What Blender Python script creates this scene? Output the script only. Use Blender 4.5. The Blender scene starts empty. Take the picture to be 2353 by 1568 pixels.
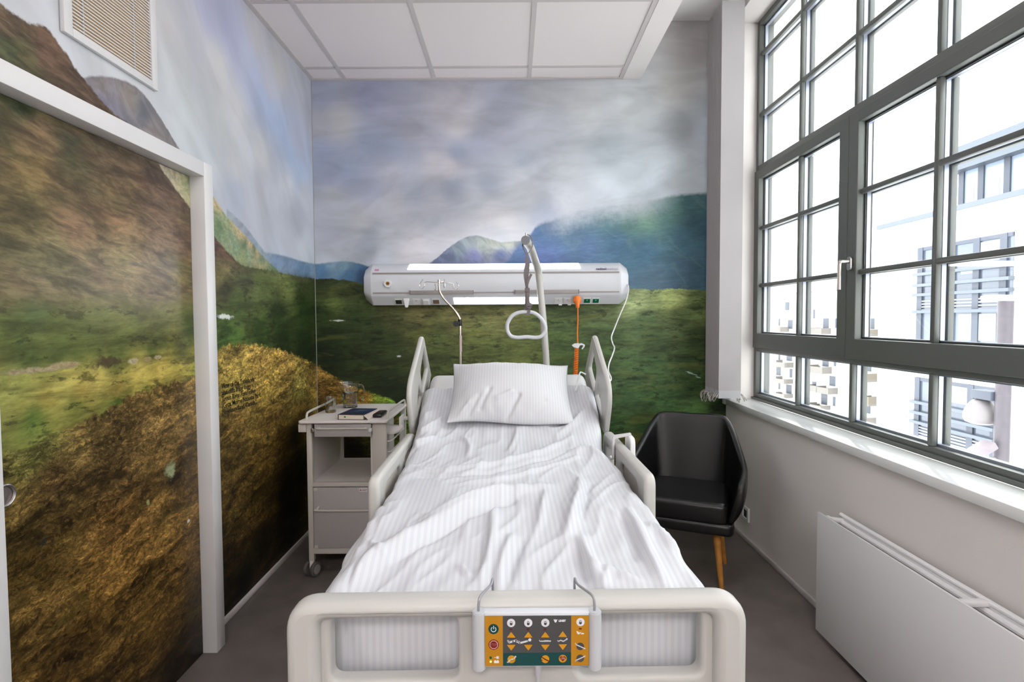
import bpy, bmesh, math, random
import numpy as np
from mathutils import Vector, Matrix, noise as mn

random.seed(7)
SC = bpy.context.scene
COL = SC.collection
PI = math.pi

# ------------------------------------------------------------------ camera
F, CX, CY, CAMZ = 1250.0, 1176.5, 784.0, 1.45
YAW, PITCH, ROLL = [math.radians(a) for a in (-.04, -2.274, -.33)]
_f = Vector((math.sin(YAW)*math.cos(PITCH), math.cos(YAW)*math.cos(PITCH), math.sin(PITCH)))
_r0 = Vector((math.cos(YAW), -math.sin(YAW), 0))
_u0 = _r0.cross(_f)
_r = math.cos(ROLL)*_r0 + math.sin(ROLL)*_u0
_u = -math.sin(ROLL)*_r0 + math.cos(ROLL)*_u0
CAM = Vector((0, 0, CAMZ))
cd = bpy.data.cameras.new('camera')
cd.sensor_width = 36.0
cd.lens = 36.0*F/2353.0
cd.clip_start = .02
cd.clip_end = 500
cam = bpy.data.objects.new('camera', cd)
COL.objects.link(cam)
m = Matrix((_r, _u, -_f)).transposed().to_4x4()
m.translation = CAM
cam.matrix_world = m
SC.camera = cam


def ray(x, y):
    return _r*((x-CX)/F) + _u*((CY-y)/F) + _f


def at(x, y, **k):
    """the point of the room seen at photo pixel x, y on the plane X=, Y= or Z="""
    d = ray(x, y)
    ax, v = list(k.items())[0]
    i = 'XYZ'.index(ax)
    return CAM + d*((v-CAM[i])/d[i])


# ------------------------------------------------------------------ materials
def lin(c):
    return tuple(((v/12.92) if v <= .04045 else ((v+.055)/1.055)**2.4) for v in c)


def rgb(r, g, b):
    return lin((r/255, g/255, b/255))


MATS = {}


def mat(name, col, rough=.5, metal=0., spec=.5, bump=None, var=0., vscale=30., emis=None, estr=0., coat=0., trans=0., sheen=0.):
    if name in MATS:
        return MATS[name]
    m = bpy.data.materials.new(name)
    m.use_nodes = True
    nt = m.node_tree
    b = nt.nodes['Principled BSDF']
    b.inputs['Base Color'].default_value = (*col, 1)
    b.inputs['Roughness'].default_value = rough
    b.inputs['Metallic'].default_value = metal
    b.inputs['Specular IOR Level'].default_value = spec
    b.inputs['Coat Weight'].default_value = coat
    b.inputs['Transmission Weight'].default_value = trans
    if emis:
        b.inputs['Emission Color'].default_value = (*emis, 1)
        b.inputs['Emission Strength'].default_value = estr
    tc = nt.nodes.new('ShaderNodeTexCoord')
    if var:
        n = nt.nodes.new('ShaderNodeTexNoise')
        n.inputs['Scale'].default_value = vscale
        n.inputs['Detail'].default_value = 6
        nt.links.new(tc.outputs['Object'], n.inputs['Vector'])
        r = nt.nodes.new('ShaderNodeValToRGB')
        r.color_ramp.elements[0].position = .3
        r.color_ramp.elements[1].position = .7
        r.color_ramp.elements[0].color = (*[c*(1-var) for c in col], 1)
        r.color_ramp.elements[1].color = (*[min(1, c*(1+var)) for c in col], 1)
        nt.links.new(n.outputs['Fac'], r.inputs['Fac'])
        nt.links.new(r.outputs['Color'], b.inputs['Base Color'])
    if bump:
        n = nt.nodes.new('ShaderNodeTexNoise')
        n.inputs['Scale'].default_value = bump[0]
        n.inputs['Detail'].default_value = 4
        nt.links.new(tc.outputs['Object'], n.inputs['Vector'])
        bp = nt.nodes.new('ShaderNodeBump')
        bp.inputs['Strength'].default_value = bump[1]
        bp.inputs['Distance'].default_value = bump[2]
        nt.links.new(n.outputs['Fac'], bp.inputs['Height'])
        nt.links.new(bp.outputs['Normal'], b.inputs['Normal'])
    MATS[name] = m
    return m


def glass_mat(name, tint=(1, 1, 1), gloss=1.0):
    m = bpy.data.materials.new(name)
    m.use_nodes = True
    nt = m.node_tree
    nt.nodes.clear()
    o = nt.nodes.new('ShaderNodeOutputMaterial')
    t = nt.nodes.new('ShaderNodeBsdfTransparent')
    t.inputs['Color'].default_value = (*tint, 1)
    g = nt.nodes.new('ShaderNodeBsdfGlossy')
    g.inputs['Roughness'].default_value = .01
    fr = nt.nodes.new('ShaderNodeFresnel')
    ge = nt.nodes.new('ShaderNodeNewGeometry')          # the same reflectance on both faces of the thin pane
    io = nt.nodes.new('ShaderNodeMapRange')
    io.inputs['To Min'].default_value = 1.45
    io.inputs['To Max'].default_value = 1/1.45
    nt.links.new(ge.outputs['Backfacing'], io.inputs['Value'])
    nt.links.new(io.outputs['Result'], fr.inputs['IOR'])
    mu = nt.nodes.new('ShaderNodeMath')
    mu.operation = 'MULTIPLY'
    mu.inputs[1].default_value = gloss
    nt.links.new(fr.outputs[0], mu.inputs[0])
    mx = nt.nodes.new('ShaderNodeMixShader')
    nt.links.new(mu.outputs[0], mx.inputs[0])
    nt.links.new(t.outputs[0], mx.inputs[1])
    nt.links.new(g.outputs[0], mx.inputs[2])
    nt.links.new(mx.outputs[0], o.inputs['Surface'])
    return m


WHITE = mat('white_paint', (.80, .775, .765), .7, bump=(180, .15, .002))
WALLR = mat('wall_paint', (.82, .775, .755), .75, bump=(220, .12, .002))
CEIL = mat('ceiling_tile', (.84, .782, .778), .9, bump=(120, .2, .002))
CEILB = mat('ceiling_bar', (.60, .555, .55), .6)
FLOOR = mat('floor_vinyl', rgb(112, 104, 100), .42, var=.14, vscale=7, bump=(300, .08, .001))
FRAMEW = mat('white_lacquer', (.70, .69, .695), .35)
ALU = mat('window_grey', rgb(92, 95, 92), .38, bump=(400, .05, .001))
ALUD = mat('window_dark_gasket', rgb(40, 42, 42), .5)
SPACER = mat('spacer_metal', rgb(165, 170, 185), .35, metal=.4)
STEEL = mat('brushed_steel', rgb(190, 185, 180), .28, metal=1., bump=(300, .05, .001))
CHROME = mat('chrome', rgb(215, 205, 198), .14, metal=1.)
SILL = mat('sill_white', (.86, .87, .87), .18)
BEDW = mat('bed_plastic', rgb(188, 186, 182), .38, bump=(500, .04, .001))
BEDG = mat('bed_recess', rgb(205, 197, 188), .5)
CABW = mat('cabinet_frame', rgb(206, 201, 193), .45)
CABG = mat('cabinet_front', rgb(182, 178, 178), .5, var=.03, vscale=400)
CABP = mat('cabinet_pale', rgb(232, 225, 222), .5)
BLACKL = mat('black_leather', rgb(13, 13, 14), .30, bump=(260, .2, .002), spec=.5)
BLACKP = mat('black_plastic', rgb(14, 14, 16), .3)
OAK = mat('oak', rgb(188, 128, 58), .45, var=.16, vscale=25)
ORANGE = mat('orange_plastic', rgb(240, 125, 40), .4)
WPLAS = mat('white_plastic', rgb(232, 232, 234), .35)
GREYST = mat('grey_strap', rgb(112, 104, 105), .8, bump=(900, .3, .001))
DGREY = mat('dark_grey', rgb(120, 120, 122), .5)
RAILG = mat('rail_grey', rgb(150, 143, 140), .4)
SOCKG = mat('socket_green', rgb(10, 105, 72), .35)
LAMP = mat('lamp_diffuser', (.95, .95, .95), .5, emis=(1, .985, .98), estr=9.0)
BLIND = mat('blind_fabric', rgb(182, 178, 180), .8, bump=(900, .2, .001))
BLINDE = mat('blind_weight', rgb(192, 192, 196), .5)
BEAD = mat('bead_chain', rgb(205, 198, 195), .2, metal=.5)
RADW = mat('radiator_white', rgb(238, 237, 239), .35)
GLASS = glass_mat('window_glass', (.97, .985, .985), .6)
VENTB = mat('vent_backing_tan', rgb(200, 166, 122), .8)  # tan backing board behind the vent slats


def real_glass(name, col=(1, 1, 1), rough=0., ior=1.45):
    m = bpy.data.materials.new(name)
    m.use_nodes = True
    b = m.node_tree.nodes['Principled BSDF']
    b.inputs['Base Color'].default_value = (*col, 1)
    b.inputs['Roughness'].default_value = rough
    b.inputs['IOR'].default_value = ior
    b.inputs['Transmission Weight'].default_value = 1
    return m


CLEAR = real_glass('clear_glass', (.97, .98, .97))
WATER = real_glass('water', (.98, .99, .99), 0, 1.33)


# ------------------------------------------------------------------ mesh helpers
def new_bm():
    return bmesh.new()


def box(bm, x0, x1, y0, y1, z0, z1, bev=0., seg=2):
    r = bmesh.ops.create_cube(bm, size=1)
    vs = r['verts']
    bmesh.ops.scale(bm, vec=(x1-x0, y1-y0, z1-z0), verts=vs)
    bmesh.ops.translate(bm, vec=((x0+x1)/2, (y0+y1)/2, (z0+z1)/2), verts=vs)
    if bev > 0:
        es = list({e for v in vs for e in v.link_edges})
        bmesh.ops.bevel(bm, geom=es, offset=bev, segments=seg, affect='EDGES', profile=.5)
    return bm


def tube(bm, pts, r, n=10, caps=True, closed=False):
    """a round tube along pts; r is one radius or one per point"""
    pts = [Vector(p) for p in pts]
    k = len(pts)
    rr = r if isinstance(r, (list, tuple)) else [r]*k
    rings = []
    prev = None
    for i, p in enumerate(pts):
        if closed:
            t = (pts[(i+1) % k]-pts[i-1])
        else:
            t = pts[min(i+1, k-1)]-pts[max(i-1, 0)]
        t.normalize()
        if prev is None:
            a = Vector((0, 0, 1)) if abs(t.z) < .9 else Vector((1, 0, 0))
            nrm = (a - t*a.dot(t)).normalized()
        else:
            nrm = (prev - t*prev.dot(t)).normalized()
        prev = nrm
        bn = t.cross(nrm)
        rings.append([bm.verts.new(p + (nrm*math.cos(2*PI*j/n) + bn*math.sin(2*PI*j/n))*rr[i]) for j in range(n)])
    m = k if closed else k-1
    for i in range(m):
        a, b = rings[i], rings[(i+1) % k]
        for j in range(n):
            bm.faces.new((a[j], a[(j+1) % n], b[(j+1) % n], b[j]))
    if caps and not closed:
        bm.faces.new(list(reversed(rings[0])))
        bm.faces.new(rings[-1])
    return bm


def smooth_path(pts, n=8, closed=False):
    """Catmull-Rom through pts"""
    P = [Vector(p) for p in pts]
    k = len(P)
    out = []
    rng = range(k if closed else k-1)
    for i in rng:
        if closed:
            p0, p1, p2, p3 = P[i-1], P[i], P[(i+1) % k], P[(i+2) % k]
        else:
            p0, p1, p2, p3 = P[max(i-1, 0)], P[i], P[i+1], P[min(i+2, k-1)]
        for j in range(n):
            t = j/n
            out.append(.5*((2*p1)+(p2-p0)*t+(2*p0-5*p1+4*p2-p3)*t*t+(3*p1-p0-3*p2+p3)*t**3))
    if not closed:
        out.append(P[-1].copy())
    return out


def lathe(bm, prof, cx, cy, n=32, zoff=0.):
    """prof: list of (r, z)"""
    rings = []
    for r, z in prof:
        if r < 1e-6:
            rings.append([bm.verts.new((cx, cy, z+zoff))])
        else:
            rings.append([bm.verts.new((cx+r*math.cos(2*PI*j/n), cy+r*math.sin(2*PI*j/n), z+zoff)) for j in range(n)])
    for a, b in zip(rings, rings[1:]):
        if len(a) == 1 and len(b) == 1:
            continue
        for j in range(n):
            if len(a) == 1:
                bm.faces.new((a[0], b[(j+1) % n], b[j]))
            elif len(b) == 1:
                bm.faces.new((a[j], a[(j+1) % n], b[0]))
            else:
                bm.faces.new((a[j], a[(j+1) % n], b[(j+1) % n], b[j]))
    return bm


def prism(bm, poly, axis, a, b):
    """extrude the closed 2-D polygon along axis 'x','y' or 'z' from a to b"""
    def P(p, t):
        return {'x': (t, p[0], p[1]), 'y': (p[0], t, p[1]), 'z': (p[0], p[1], t)}[axis]
    v0 = [bm.verts.new(P(p, a)) for p in poly]
    v1 = [bm.verts.new(P(p, b)) for p in poly]
    n = len(poly)
    for i in range(n):
        bm.faces.new((v0[i], v0[(i+1) % n], v1[(i+1) % n], v1[i]))
    bm.faces.new(list(reversed(v0)))
    bm.faces.new(v1)
    bmesh.ops.recalc_face_normals(bm, faces=bm.faces)
    return bm


def rounded(poly, r, n=6):
    """round the corners of a 2-D polygon; r one radius or one per corner"""
    k = len(poly)
    rr = r if isinstance(r, (list, tuple)) else [r]*k
    out = []
    for i in range(k):
        p, a, b = Vector(poly[i]), Vector(poly[i-1]), Vector(poly[(i+1) % k])
        da, db = (a-p), (b-p)
        q = min(rr[i], da.length*.49, db.length*.49)
        s, e = p+da.normalized()*q, p+db.normalized()*q
        for j in range(n+1):
            t = j/n
            out.append(tuple(s*(1-t)**2 + p*2*t*(1-t) + e*t*t))
    return out


def rrect(x0, x1, y0, y1, r, n=6):
    return rounded([(x0, y0), (x1, y0), (x1, y1), (x0, y1)], r, n)


def plate(outlines, half, bev, mtx, bres=3):
    """a plate with holes and rounded rims: outlines in its own XY, thickness 2*(half+bev) along its Z, placed by mtx"""
    cu = bpy.data.curves.new('tmp', 'CURVE')
    cu.dimensions = '2D'
    cu.fill_mode = 'BOTH'
    cu.extrude = half
    cu.bevel_depth = bev
    cu.bevel_resolution = bres
    cu.offset = -bev
    for o in outlines:
        s = cu.splines.new('POLY')
        s.points.add(len(o)-1)
        for p, q in zip(s.points, o):
            p.co = (q[0], q[1], 0, 1)
        s.use_cyclic_u = True
    ob = bpy.data.objects.new('tmp', cu)
    me = bpy.data.meshes.new_from_object(ob)
    bpy.data.objects.remove(ob)
    bpy.data.curves.remove(cu)
    me.transform(mtx)
    return me


XZ = Matrix(((1, 0, 0, 0), (0, 0, -1, 0), (0, 1, 0, 0), (0, 0, 0, 1)))       # plate XY -> world X,Z


def plate_xz(outlines, y, half, bev, bres=3):
    return plate(outlines, half, bev, Matrix.Translation((0, y, 0)) @ XZ, bres)


YZ = Matrix(((0, 0, 1, 0), (1, 0, 0, 0), (0, 1, 0, 0), (0, 0, 0, 1)))        # plate XY -> world Y,Z


def plate_yz(outlines, x, half, bev):
    return plate(outlines, half, bev, Matrix.Translation((x, 0, 0)) @ YZ)


def add_mesh(bm, me):
    bm.from_mesh(me)
    bpy.data.meshes.remove(me)
    return bm


def text_mesh(body, size, mtx, depth=.0004, align='LEFT', bold=0.):
    cu = bpy.data.curves.new('tmp', 'FONT')
    cu.body = body
    cu.size = size
    cu.extrude = depth
    cu.offset = bold
    cu.align_x = align
    ob = bpy.data.objects.new('tmp', cu)
    me = bpy.data.meshes.new_from_object(ob)
    bpy.data.objects.remove(ob)
    bpy.data.curves.remove(cu)
    me.transform(mtx)
    return me


def obj(name, bm, material, parent=None, pivot=None, angle=35, smooth=True):
    if isinstance(bm, bmesh.types.BMesh):
        me = bpy.data.meshes.new(name)
        bm.to_mesh(me)
        bm.free()
    else:
        me = bm
        me.name = name
    if pivot is None and parent is not None:
        pv = parent
        while pv.parent is not None:
            pv = pv.parent
        pivot = Vector(pv.get('_piv', (0, 0, 0)))
        if parent.type == 'MESH' and parent.parent is None:
            pivot = parent.location
    if pivot is not None and parent is not None:
        me.transform(Matrix.Translation(-Vector(pivot)))
    if smooth and len(me.polygons):
        me.polygons.foreach_set('use_smooth', [True]*len(me.polygons))
        me.set_sharp_from_angle(angle=math.radians(angle))
    me.materials.clear()
    me.materials.append(material)
    o = bpy.data.objects.new(name, me)
    COL.objects.link(o)
    if parent is not None:
        o.parent = parent
    elif pivot is not None:
        me.transform(Matrix.Translation(-Vector(pivot)))
        o.location = pivot
    return o


def tag(o, label, cat, group=None):
    o['label'] = label
    o['category'] = cat
    if group:
        o['group'] = group
    return o


def thing(name, label, cat, loc, group=None, rz=0.):
    """an Empty at the thing's base; its parts are modelled in room coordinates (before rz) and hang under it"""
    o = bpy.data.objects.new(name, None)
    o.empty_display_size = .05
    COL.objects.link(o)
    o.location = loc
    o.rotation_euler = (0, 0, rz)
    o['_piv'] = tuple(loc)
    return tag(o, label, cat, group)


def struct(name, bm, m, parent=None, **k):
    o = obj(name, bm, m, parent, **k)
    if parent is None:
        o['kind'] = 'structure'
    return o


def grid_mesh(P):
    """P: array (n, m, 3) of points -> quad mesh"""
    n, mm = P.shape[:2]
    me = bpy.data.meshes.new('grid')
    idx = np.arange(n*mm).reshape(n, mm)
    q = np.stack([idx[:-1, :-1], idx[1:, :-1], idx[1:, 1:], idx[:-1, 1:]], -1).reshape(-1, 4)
    me.vertices.add(n*mm)
    me.vertices.foreach_set('co', P.reshape(-1).astype(np.float32))
    me.loops.add(q.size)
    me.loops.foreach_set('vertex_index', q.reshape(-1).astype(np.int32))
    me.polygons.add(len(q))
    me.polygons.foreach_set('loop_start', (np.arange(len(q))*4).astype(np.int32))
    me.update(calc_edges=True)
    me.validate()
    return me


# ------------------------------------------------------------------ room measures
XL, XR, YB, ZC, ZH = -1.39, 1.517, 3.85, 3.115, 3.51
YF = -3.0
XWIN = 1.68          # inner face of the window frame
WY0, WY1, WZ0, WZ1 = -.41, 3.79, .885, 3.46

# ------------------------------------------------------------------ the printed landscape mural (a picture on the walls; colours of the print, with some room shading in them)
def on_left(p):
    q = at(p[0], p[1], X=XL)
    return (q.y, q.z)


def on_back(p):
    q = at(p[0], p[1], Y=YB)
    return (q.x, q.z)


GAIN = {'left': {'sky': .97, 'far': .95, 'mid': .95, 'cliff': .95, 'mount': 1.0, 'meadow': 1.0, 'fore': 1.05},
        'back': {'sky': 1.0, 'far': 1.12, 'mid': 1.05, 'cliff': 1., 'mount': 1.08, 'meadow': 1.12, 'fore': 1.2}}
LAYERS = ['sky', 'far', 'mid', 'cliff', 'mount', 'meadow', 'fore']
# colour notes of the print, the room's shading included, layer by layer: photo pixel x, y, r, g, b
PAINT = {'left': {
 'sky': [(60,20,205,207,212),(380,60,203,202,205),(300,140,200,202,206),(400,150,200,203,206),(440,60,195,196,205),(480,30,178,180,205),(520,60,175,178,205),(560,130,185,190,212),(600,230,172,184,212),(650,300,170,185,212),(690,390,178,194,218),(590,80,200,198,204),(640,160,198,197,198),(690,200,188,190,200),(710,260,180,182,195),(500,150,205,205,207),(540,250,205,205,208),(600,350,205,206,210),(660,430,200,203,212),(500,280,203,206,208),(430,250,200,205,208),(480,360,196,202,208),(540,380,200,202,206),(540,440,180,186,202),(600,450,190,193,203),(620,500,185,190,200),(680,500,178,182,194),(700,450,190,193,203),(650,550,190,194,205),(700,580,205,210,218),(640,570,195,202,215),(540,100,177,180,207),(620,190,190,192,205),(680,330,185,190,208),(580,180,178,186,212),(625,265,170,184,212),(670,350,172,188,214)],
 'far': [(600,570,150,165,180),(640,600,125,147,174),(700,622,112,140,168),(720,612,135,160,185),(560,530,150,160,172),(590,570,140,155,170),(545,505,160,168,178)],
 'mid': [(230,200,135,128,128),(230,230,125,122,140),(300,230,140,132,128),(330,260,108,110,118),(380,320,130,125,125),(270,260,135,132,145),(350,300,140,133,132)],
 'cliff': [(355,375,200,185,165),(385,400,190,175,150),(400,410,185,180,140),(420,410,125,140,105),(430,440,190,180,140),(492,460,215,195,150),(505,475,205,182,138),(500,500,140,158,122),(518,505,150,165,130),(538,518,205,185,140),(556,538,212,184,140),(575,560,205,178,135),(590,580,190,170,128),(530,540,140,160,130),(545,565,132,155,125),(510,530,130,150,118),(570,582,140,160,132),(562,563,96,116,90),(585,572,100,122,98),(520,512,168,172,130),(600,600,105,130,105),(560,590,150,160,110),(600,612,190,180,130),(630,618,110,135,105),(505,520,100,125,85)],
 'mount': [(20,60,95,78,62),(60,120,80,75,50),(100,120,95,72,60),(150,170,88,70,55),(200,230,90,72,58),(20,110,70,75,50),(260,280,85,68,50),(30,240,55,65,40),(60,300,110,90,65),(150,300,95,78,58),(150,330,60,65,45),(250,380,90,75,55),(330,400,85,70,55),(370,450,88,70,58),(60,400,110,92,58),(150,430,95,80,55),(250,450,115,95,65),(40,480,90,80,50),(150,520,125,100,75),(250,520,130,105,75),(350,520,115,95,75),(400,560,105,85,68),(100,580,120,110,75),(250,590,125,112,75),(400,620,105,95,60),(60,660,105,95,70),(200,660,110,98,72),(350,660,105,90,65),(495,560,85,62,50),(520,590,88,68,50),(600,622,70,70,45)],
 'meadow': [(50,720,85,100,60),(200,720,95,100,55),(350,740,95,98,50),(420,760,60,75,30),(50,780,90,98,50),(250,790,85,92,45),(400,800,80,85,40),(50,830,70,85,40),(10,890,158,158,84),(100,885,166,158,84),(30,870,150,152,78),(140,868,168,156,82),(300,858,172,154,80),(400,845,165,150,70),(300,875,160,145,72),(160,900,150,132,66),(20,925,132,128,64),(330,880,168,150,74),(50,880,165,160,85),(200,870,165,150,80),(350,845,170,150,75),(430,850,150,145,60),(80,910,140,125,60),(250,900,150,130,65),(380,870,160,145,70),(50,960,85,105,45),(150,930,105,110,50),(250,930,70,105,40),(320,900,130,135,60),(510,620,120,110,70),(560,640,70,75,45),(520,660,60,60,35),(600,660,85,95,50),(650,650,110,120,65),(700,660,60,70,35),(540,700,70,85,40),(640,720,40,55,25),(700,700,35,55,20),(600,770,55,75,30),(650,770,35,50,20),(700,800,25,40,15),(520,770,60,85,35),(530,790,80,110,45),(150,815,80,90,44),(330,805,80,88,42),(30,800,80,92,46),(120,800,82,92,46),(200,800,84,92,45),(30,832,72,84,42),(100,824,74,86,42),(250,808,80,88,42),(400,822,82,84,40),(30,765,88,98,50),(120,755,90,98,50),(300,765,88,94,46),(180,775,88,96,48),(350,785,84,90,44),(240,820,76,84,40)],
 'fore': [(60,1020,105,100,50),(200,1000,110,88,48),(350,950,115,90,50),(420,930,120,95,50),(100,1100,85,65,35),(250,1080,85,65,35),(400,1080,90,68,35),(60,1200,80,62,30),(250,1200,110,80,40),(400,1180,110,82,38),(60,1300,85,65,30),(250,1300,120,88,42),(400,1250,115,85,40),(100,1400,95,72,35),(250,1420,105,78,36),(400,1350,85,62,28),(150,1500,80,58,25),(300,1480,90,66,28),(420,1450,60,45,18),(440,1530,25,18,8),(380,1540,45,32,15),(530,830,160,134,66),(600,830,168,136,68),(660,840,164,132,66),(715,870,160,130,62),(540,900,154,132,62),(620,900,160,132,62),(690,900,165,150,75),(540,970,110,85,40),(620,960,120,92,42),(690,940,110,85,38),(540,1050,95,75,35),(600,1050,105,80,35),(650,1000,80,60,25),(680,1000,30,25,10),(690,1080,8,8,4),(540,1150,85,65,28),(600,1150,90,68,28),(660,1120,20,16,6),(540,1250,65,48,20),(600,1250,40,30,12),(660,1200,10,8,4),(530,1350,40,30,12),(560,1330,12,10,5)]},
 'back': {
 'sky': [(740,220,165,170,190),(740,290,185,186,195),(780,280,195,195,198),(850,220,160,163,188),(900,250,168,170,190),(950,300,175,175,190),(1030,250,190,188,198),(1050,290,195,193,200),(1150,220,175,178,195),(1250,220,185,188,195),(1350,250,195,198,202),(1450,250,195,200,204),(1550,200,192,192,192),(1580,100,188,184,184),(1610,300,195,205,215),(1575,300,180,186,192),(740,350,160,168,192),(850,330,168,177,200),(900,340,168,178,200),(950,350,170,175,192),(800,390,168,179,202),(760,400,168,173,195),(1000,330,172,174,190),(1050,350,155,162,182),(1150,310,170,172,188),(1250,300,180,184,195),(1100,330,165,170,188),(1200,370,168,176,190),(1400,350,178,188,196),(1000,370,192,190,198),(1030,385,198,195,202),(900,400,185,186,200),(850,430,175,180,200),(760,450,190,192,200),(950,440,175,180,195),(1040,430,155,162,178),(1120,425,158,165,180),(1200,400,190,194,203),(1300,390,195,200,208),(1450,400,200,210,218),(1550,400,205,215,222),(760,490,185,188,198),(900,470,190,190,200),(1000,480,188,190,202),(1100,460,185,190,200),(1200,450,198,202,210),(1300,460,205,210,220),(1400,430,210,218,228),(1500,430,205,215,225),(830,510,195,195,202),(760,545,180,182,195),(850,540,164,169,180),(900,530,185,188,198),(1000,510,180,184,196),(1120,490,205,205,212),(1160,510,215,215,220),(1250,490,180,188,205),(1150,540,200,203,212),(760,570,185,188,198),(850,575,168,174,186),(950,560,195,193,200),(1020,545,195,195,203),(880,590,200,205,215),(940,590,208,206,212),(750,595,205,210,220)],
 'far': [(740,620,95,130,165),(790,612,120,148,165),(760,608,125,152,172),(800,630,75,110,145),(835,630,60,90,125)],
 'mid': [(1080,550,145,155,160),(1050,570,125,138,150),(1110,565,160,168,165),(1170,560,175,180,170),(1030,590,110,120,150),(1090,590,120,125,165),(1150,585,115,125,165),(1190,580,110,125,165),(1140,562,170,176,168)],
 'cliff': [(1000, 600, 100, 100, 100)],
 'mount': [(1230,550,87,114,154),(1260,540,83,110,146),(1250,590,95,114,162),(1320,520,91,118,142),(1350,570,91,118,154),(1330,500,103,134,150),(1400,500,91,126,134),(1450,510,95,130,126),(1480,500,115,150,134),(1420,560,75,110,138),(1480,580,75,114,138),(1540,480,87,126,122),(1590,470,67,104,110),(1600,520,61,94,107),(1570,560,71,110,126),(1500,640,87,114,134),(1600,640,65,96,112),(1560,620,79,110,130)],
 'meadow': [(740,660,45,55,25),(800,665,60,70,25),(760,690,85,100,35),(840,690,60,75,25),(740,720,40,60,18),(820,730,40,60,18),(900,720,75,80,32),(960,720,105,102,50),(1050,720,108,106,52),(1150,730,105,107,52),(1300,720,65,84,36),(1400,700,95,110,60),(1460,690,150,165,105),(1550,690,160,175,95),(1600,700,90,110,50),(1560,730,80,100,45),(1480,740,70,95,50),(760,780,28,45,12),(860,770,40,55,18),(900,790,45,60,18),(950,760,75,82,30),(1000,780,75,85,30),(1100,790,85,95,35),(1200,800,88,98,38),(1300,780,65,90,35),(1400,780,60,85,38),(1500,780,58,82,38),(1600,780,45,65,25),(760,830,22,35,10),(860,830,32,45,14),(900,860,28,42,14),(940,840,50,62,22),(1000,830,65,78,28),(1150,820,80,92,34),(1300,830,62,85,32),(1420,850,65,92,45),(1500,850,60,92,40),(1590,840,50,75,28),(1600,900,40,70,22),(1450,920,52,85,38),(1530,920,55,95,35),(1600,940,70,110,38),(1650,950,40,60,18),(1420,980,48,85,30),(1480,980,40,70,22),(1500,1000,25,45,12),(900,890,25,38,12),(930,900,30,45,15),(1450,1030,100,85,35),(1480,1050,110,85,35)],
 'fore': [(745,860,165,130,60),(780,890,150,115,50),(830,910,140,105,45),(880,915,110,130,45),(915,925,95,140,45),(930,945,80,110,35),(740,910,105,78,32),(740,960,45,32,12),(800,1030,20,14,6),(900,960,70,60,22)]}}
# skylines of the layers (photo pixels): everything below belongs to the layer
RIDGE = {'left': {
 'far': [(520,480),(535,492),(560,515),(590,555),(608,580),(630,583),(660,590),(695,601),(724,607),(731,608)],
 'mid': [(150,215),(172,190),(195,178),(215,175),(240,176),(265,179),(290,187),(310,197),(330,215),(350,242),(370,273),(392,310),(415,346),(440,390),(480,470)],
 'cliff': [(338,355),(360,362),(400,383),(440,404),(470,432),(490,452),(515,490),(540,518),(580,560),(610,596),(648,630),(660,650)],
 'mount': [(-40,-20),(0,10),(25,25),(60,50),(88,58),(100,60),(115,75),(140,105),(165,145),(200,190),(240,240),(280,275),(310,295),(335,352),(352,390),(375,420),(400,455),(430,490),(470,520),(490,541),(520,577),(545,600),(560,612),(600,618),(640,626),(690,636),(724,641),(731,642)],
 'meadow': [(-40,705),(50,690),(150,700),(250,690),(350,705),(440,690),(480,615),(500,600),(560,615),(640,628),(690,637),(724,642),(731,643)],
 'fore': [(-40,1060),(0,1040),(60,1018),(130,985),(200,955),(270,915),(330,890),(440,868),(487,812),(520,795),(570,788),(610,798),(650,806),(690,822),(731,842)]},
 'back': {
 'far': [(722,607),(740,606),(760,603),(790,600),(810,602),(830,607),(850,614),(880,625),(920,640)],
 'mid': [(960,640),(985,606),(1005,592),(1030,570),(1045,560),(1060,550),(1078,543),(1095,541),(1112,545),(1130,551),(1150,557),(1180,555),(1205,553),(1260,560)],
 'mount': [(1150,620),(1175,590),(1195,562),(1212,545),(1224,532),(1232,520),(1250,512),(1280,503),(1305,495),(1330,482),(1370,474),(1400,472),(1440,470),(1470,468),(1490,462),(1520,455),(1560,448),(1600,445),(1660,443)],
 'meadow': [(722,641),(745,640),(770,641),(800,645),(830,651),(845,656),(900,660),(1200,664),(1400,664),(1430,662),(1470,664),(1500,666),(1560,664),(1620,668),(1680,668)],
 'fore': [(722,838),(731,842),(770,868),(810,888),(850,903),(900,918),(938,940),(960,1000),(975,1150),(985,1300)]}}


def idw(U, V, pts, p=3.2):
    w = np.zeros_like(U)
    c = np.zeros(U.shape+(3,))
    for (u, v, col) in pts:
        d = (U-u)**2+(V-v)**2+2e-4
        k = d**(-p/2)
        w += k
        c += k[..., None]*np.array(col)
    return c/w[..., None]


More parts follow.
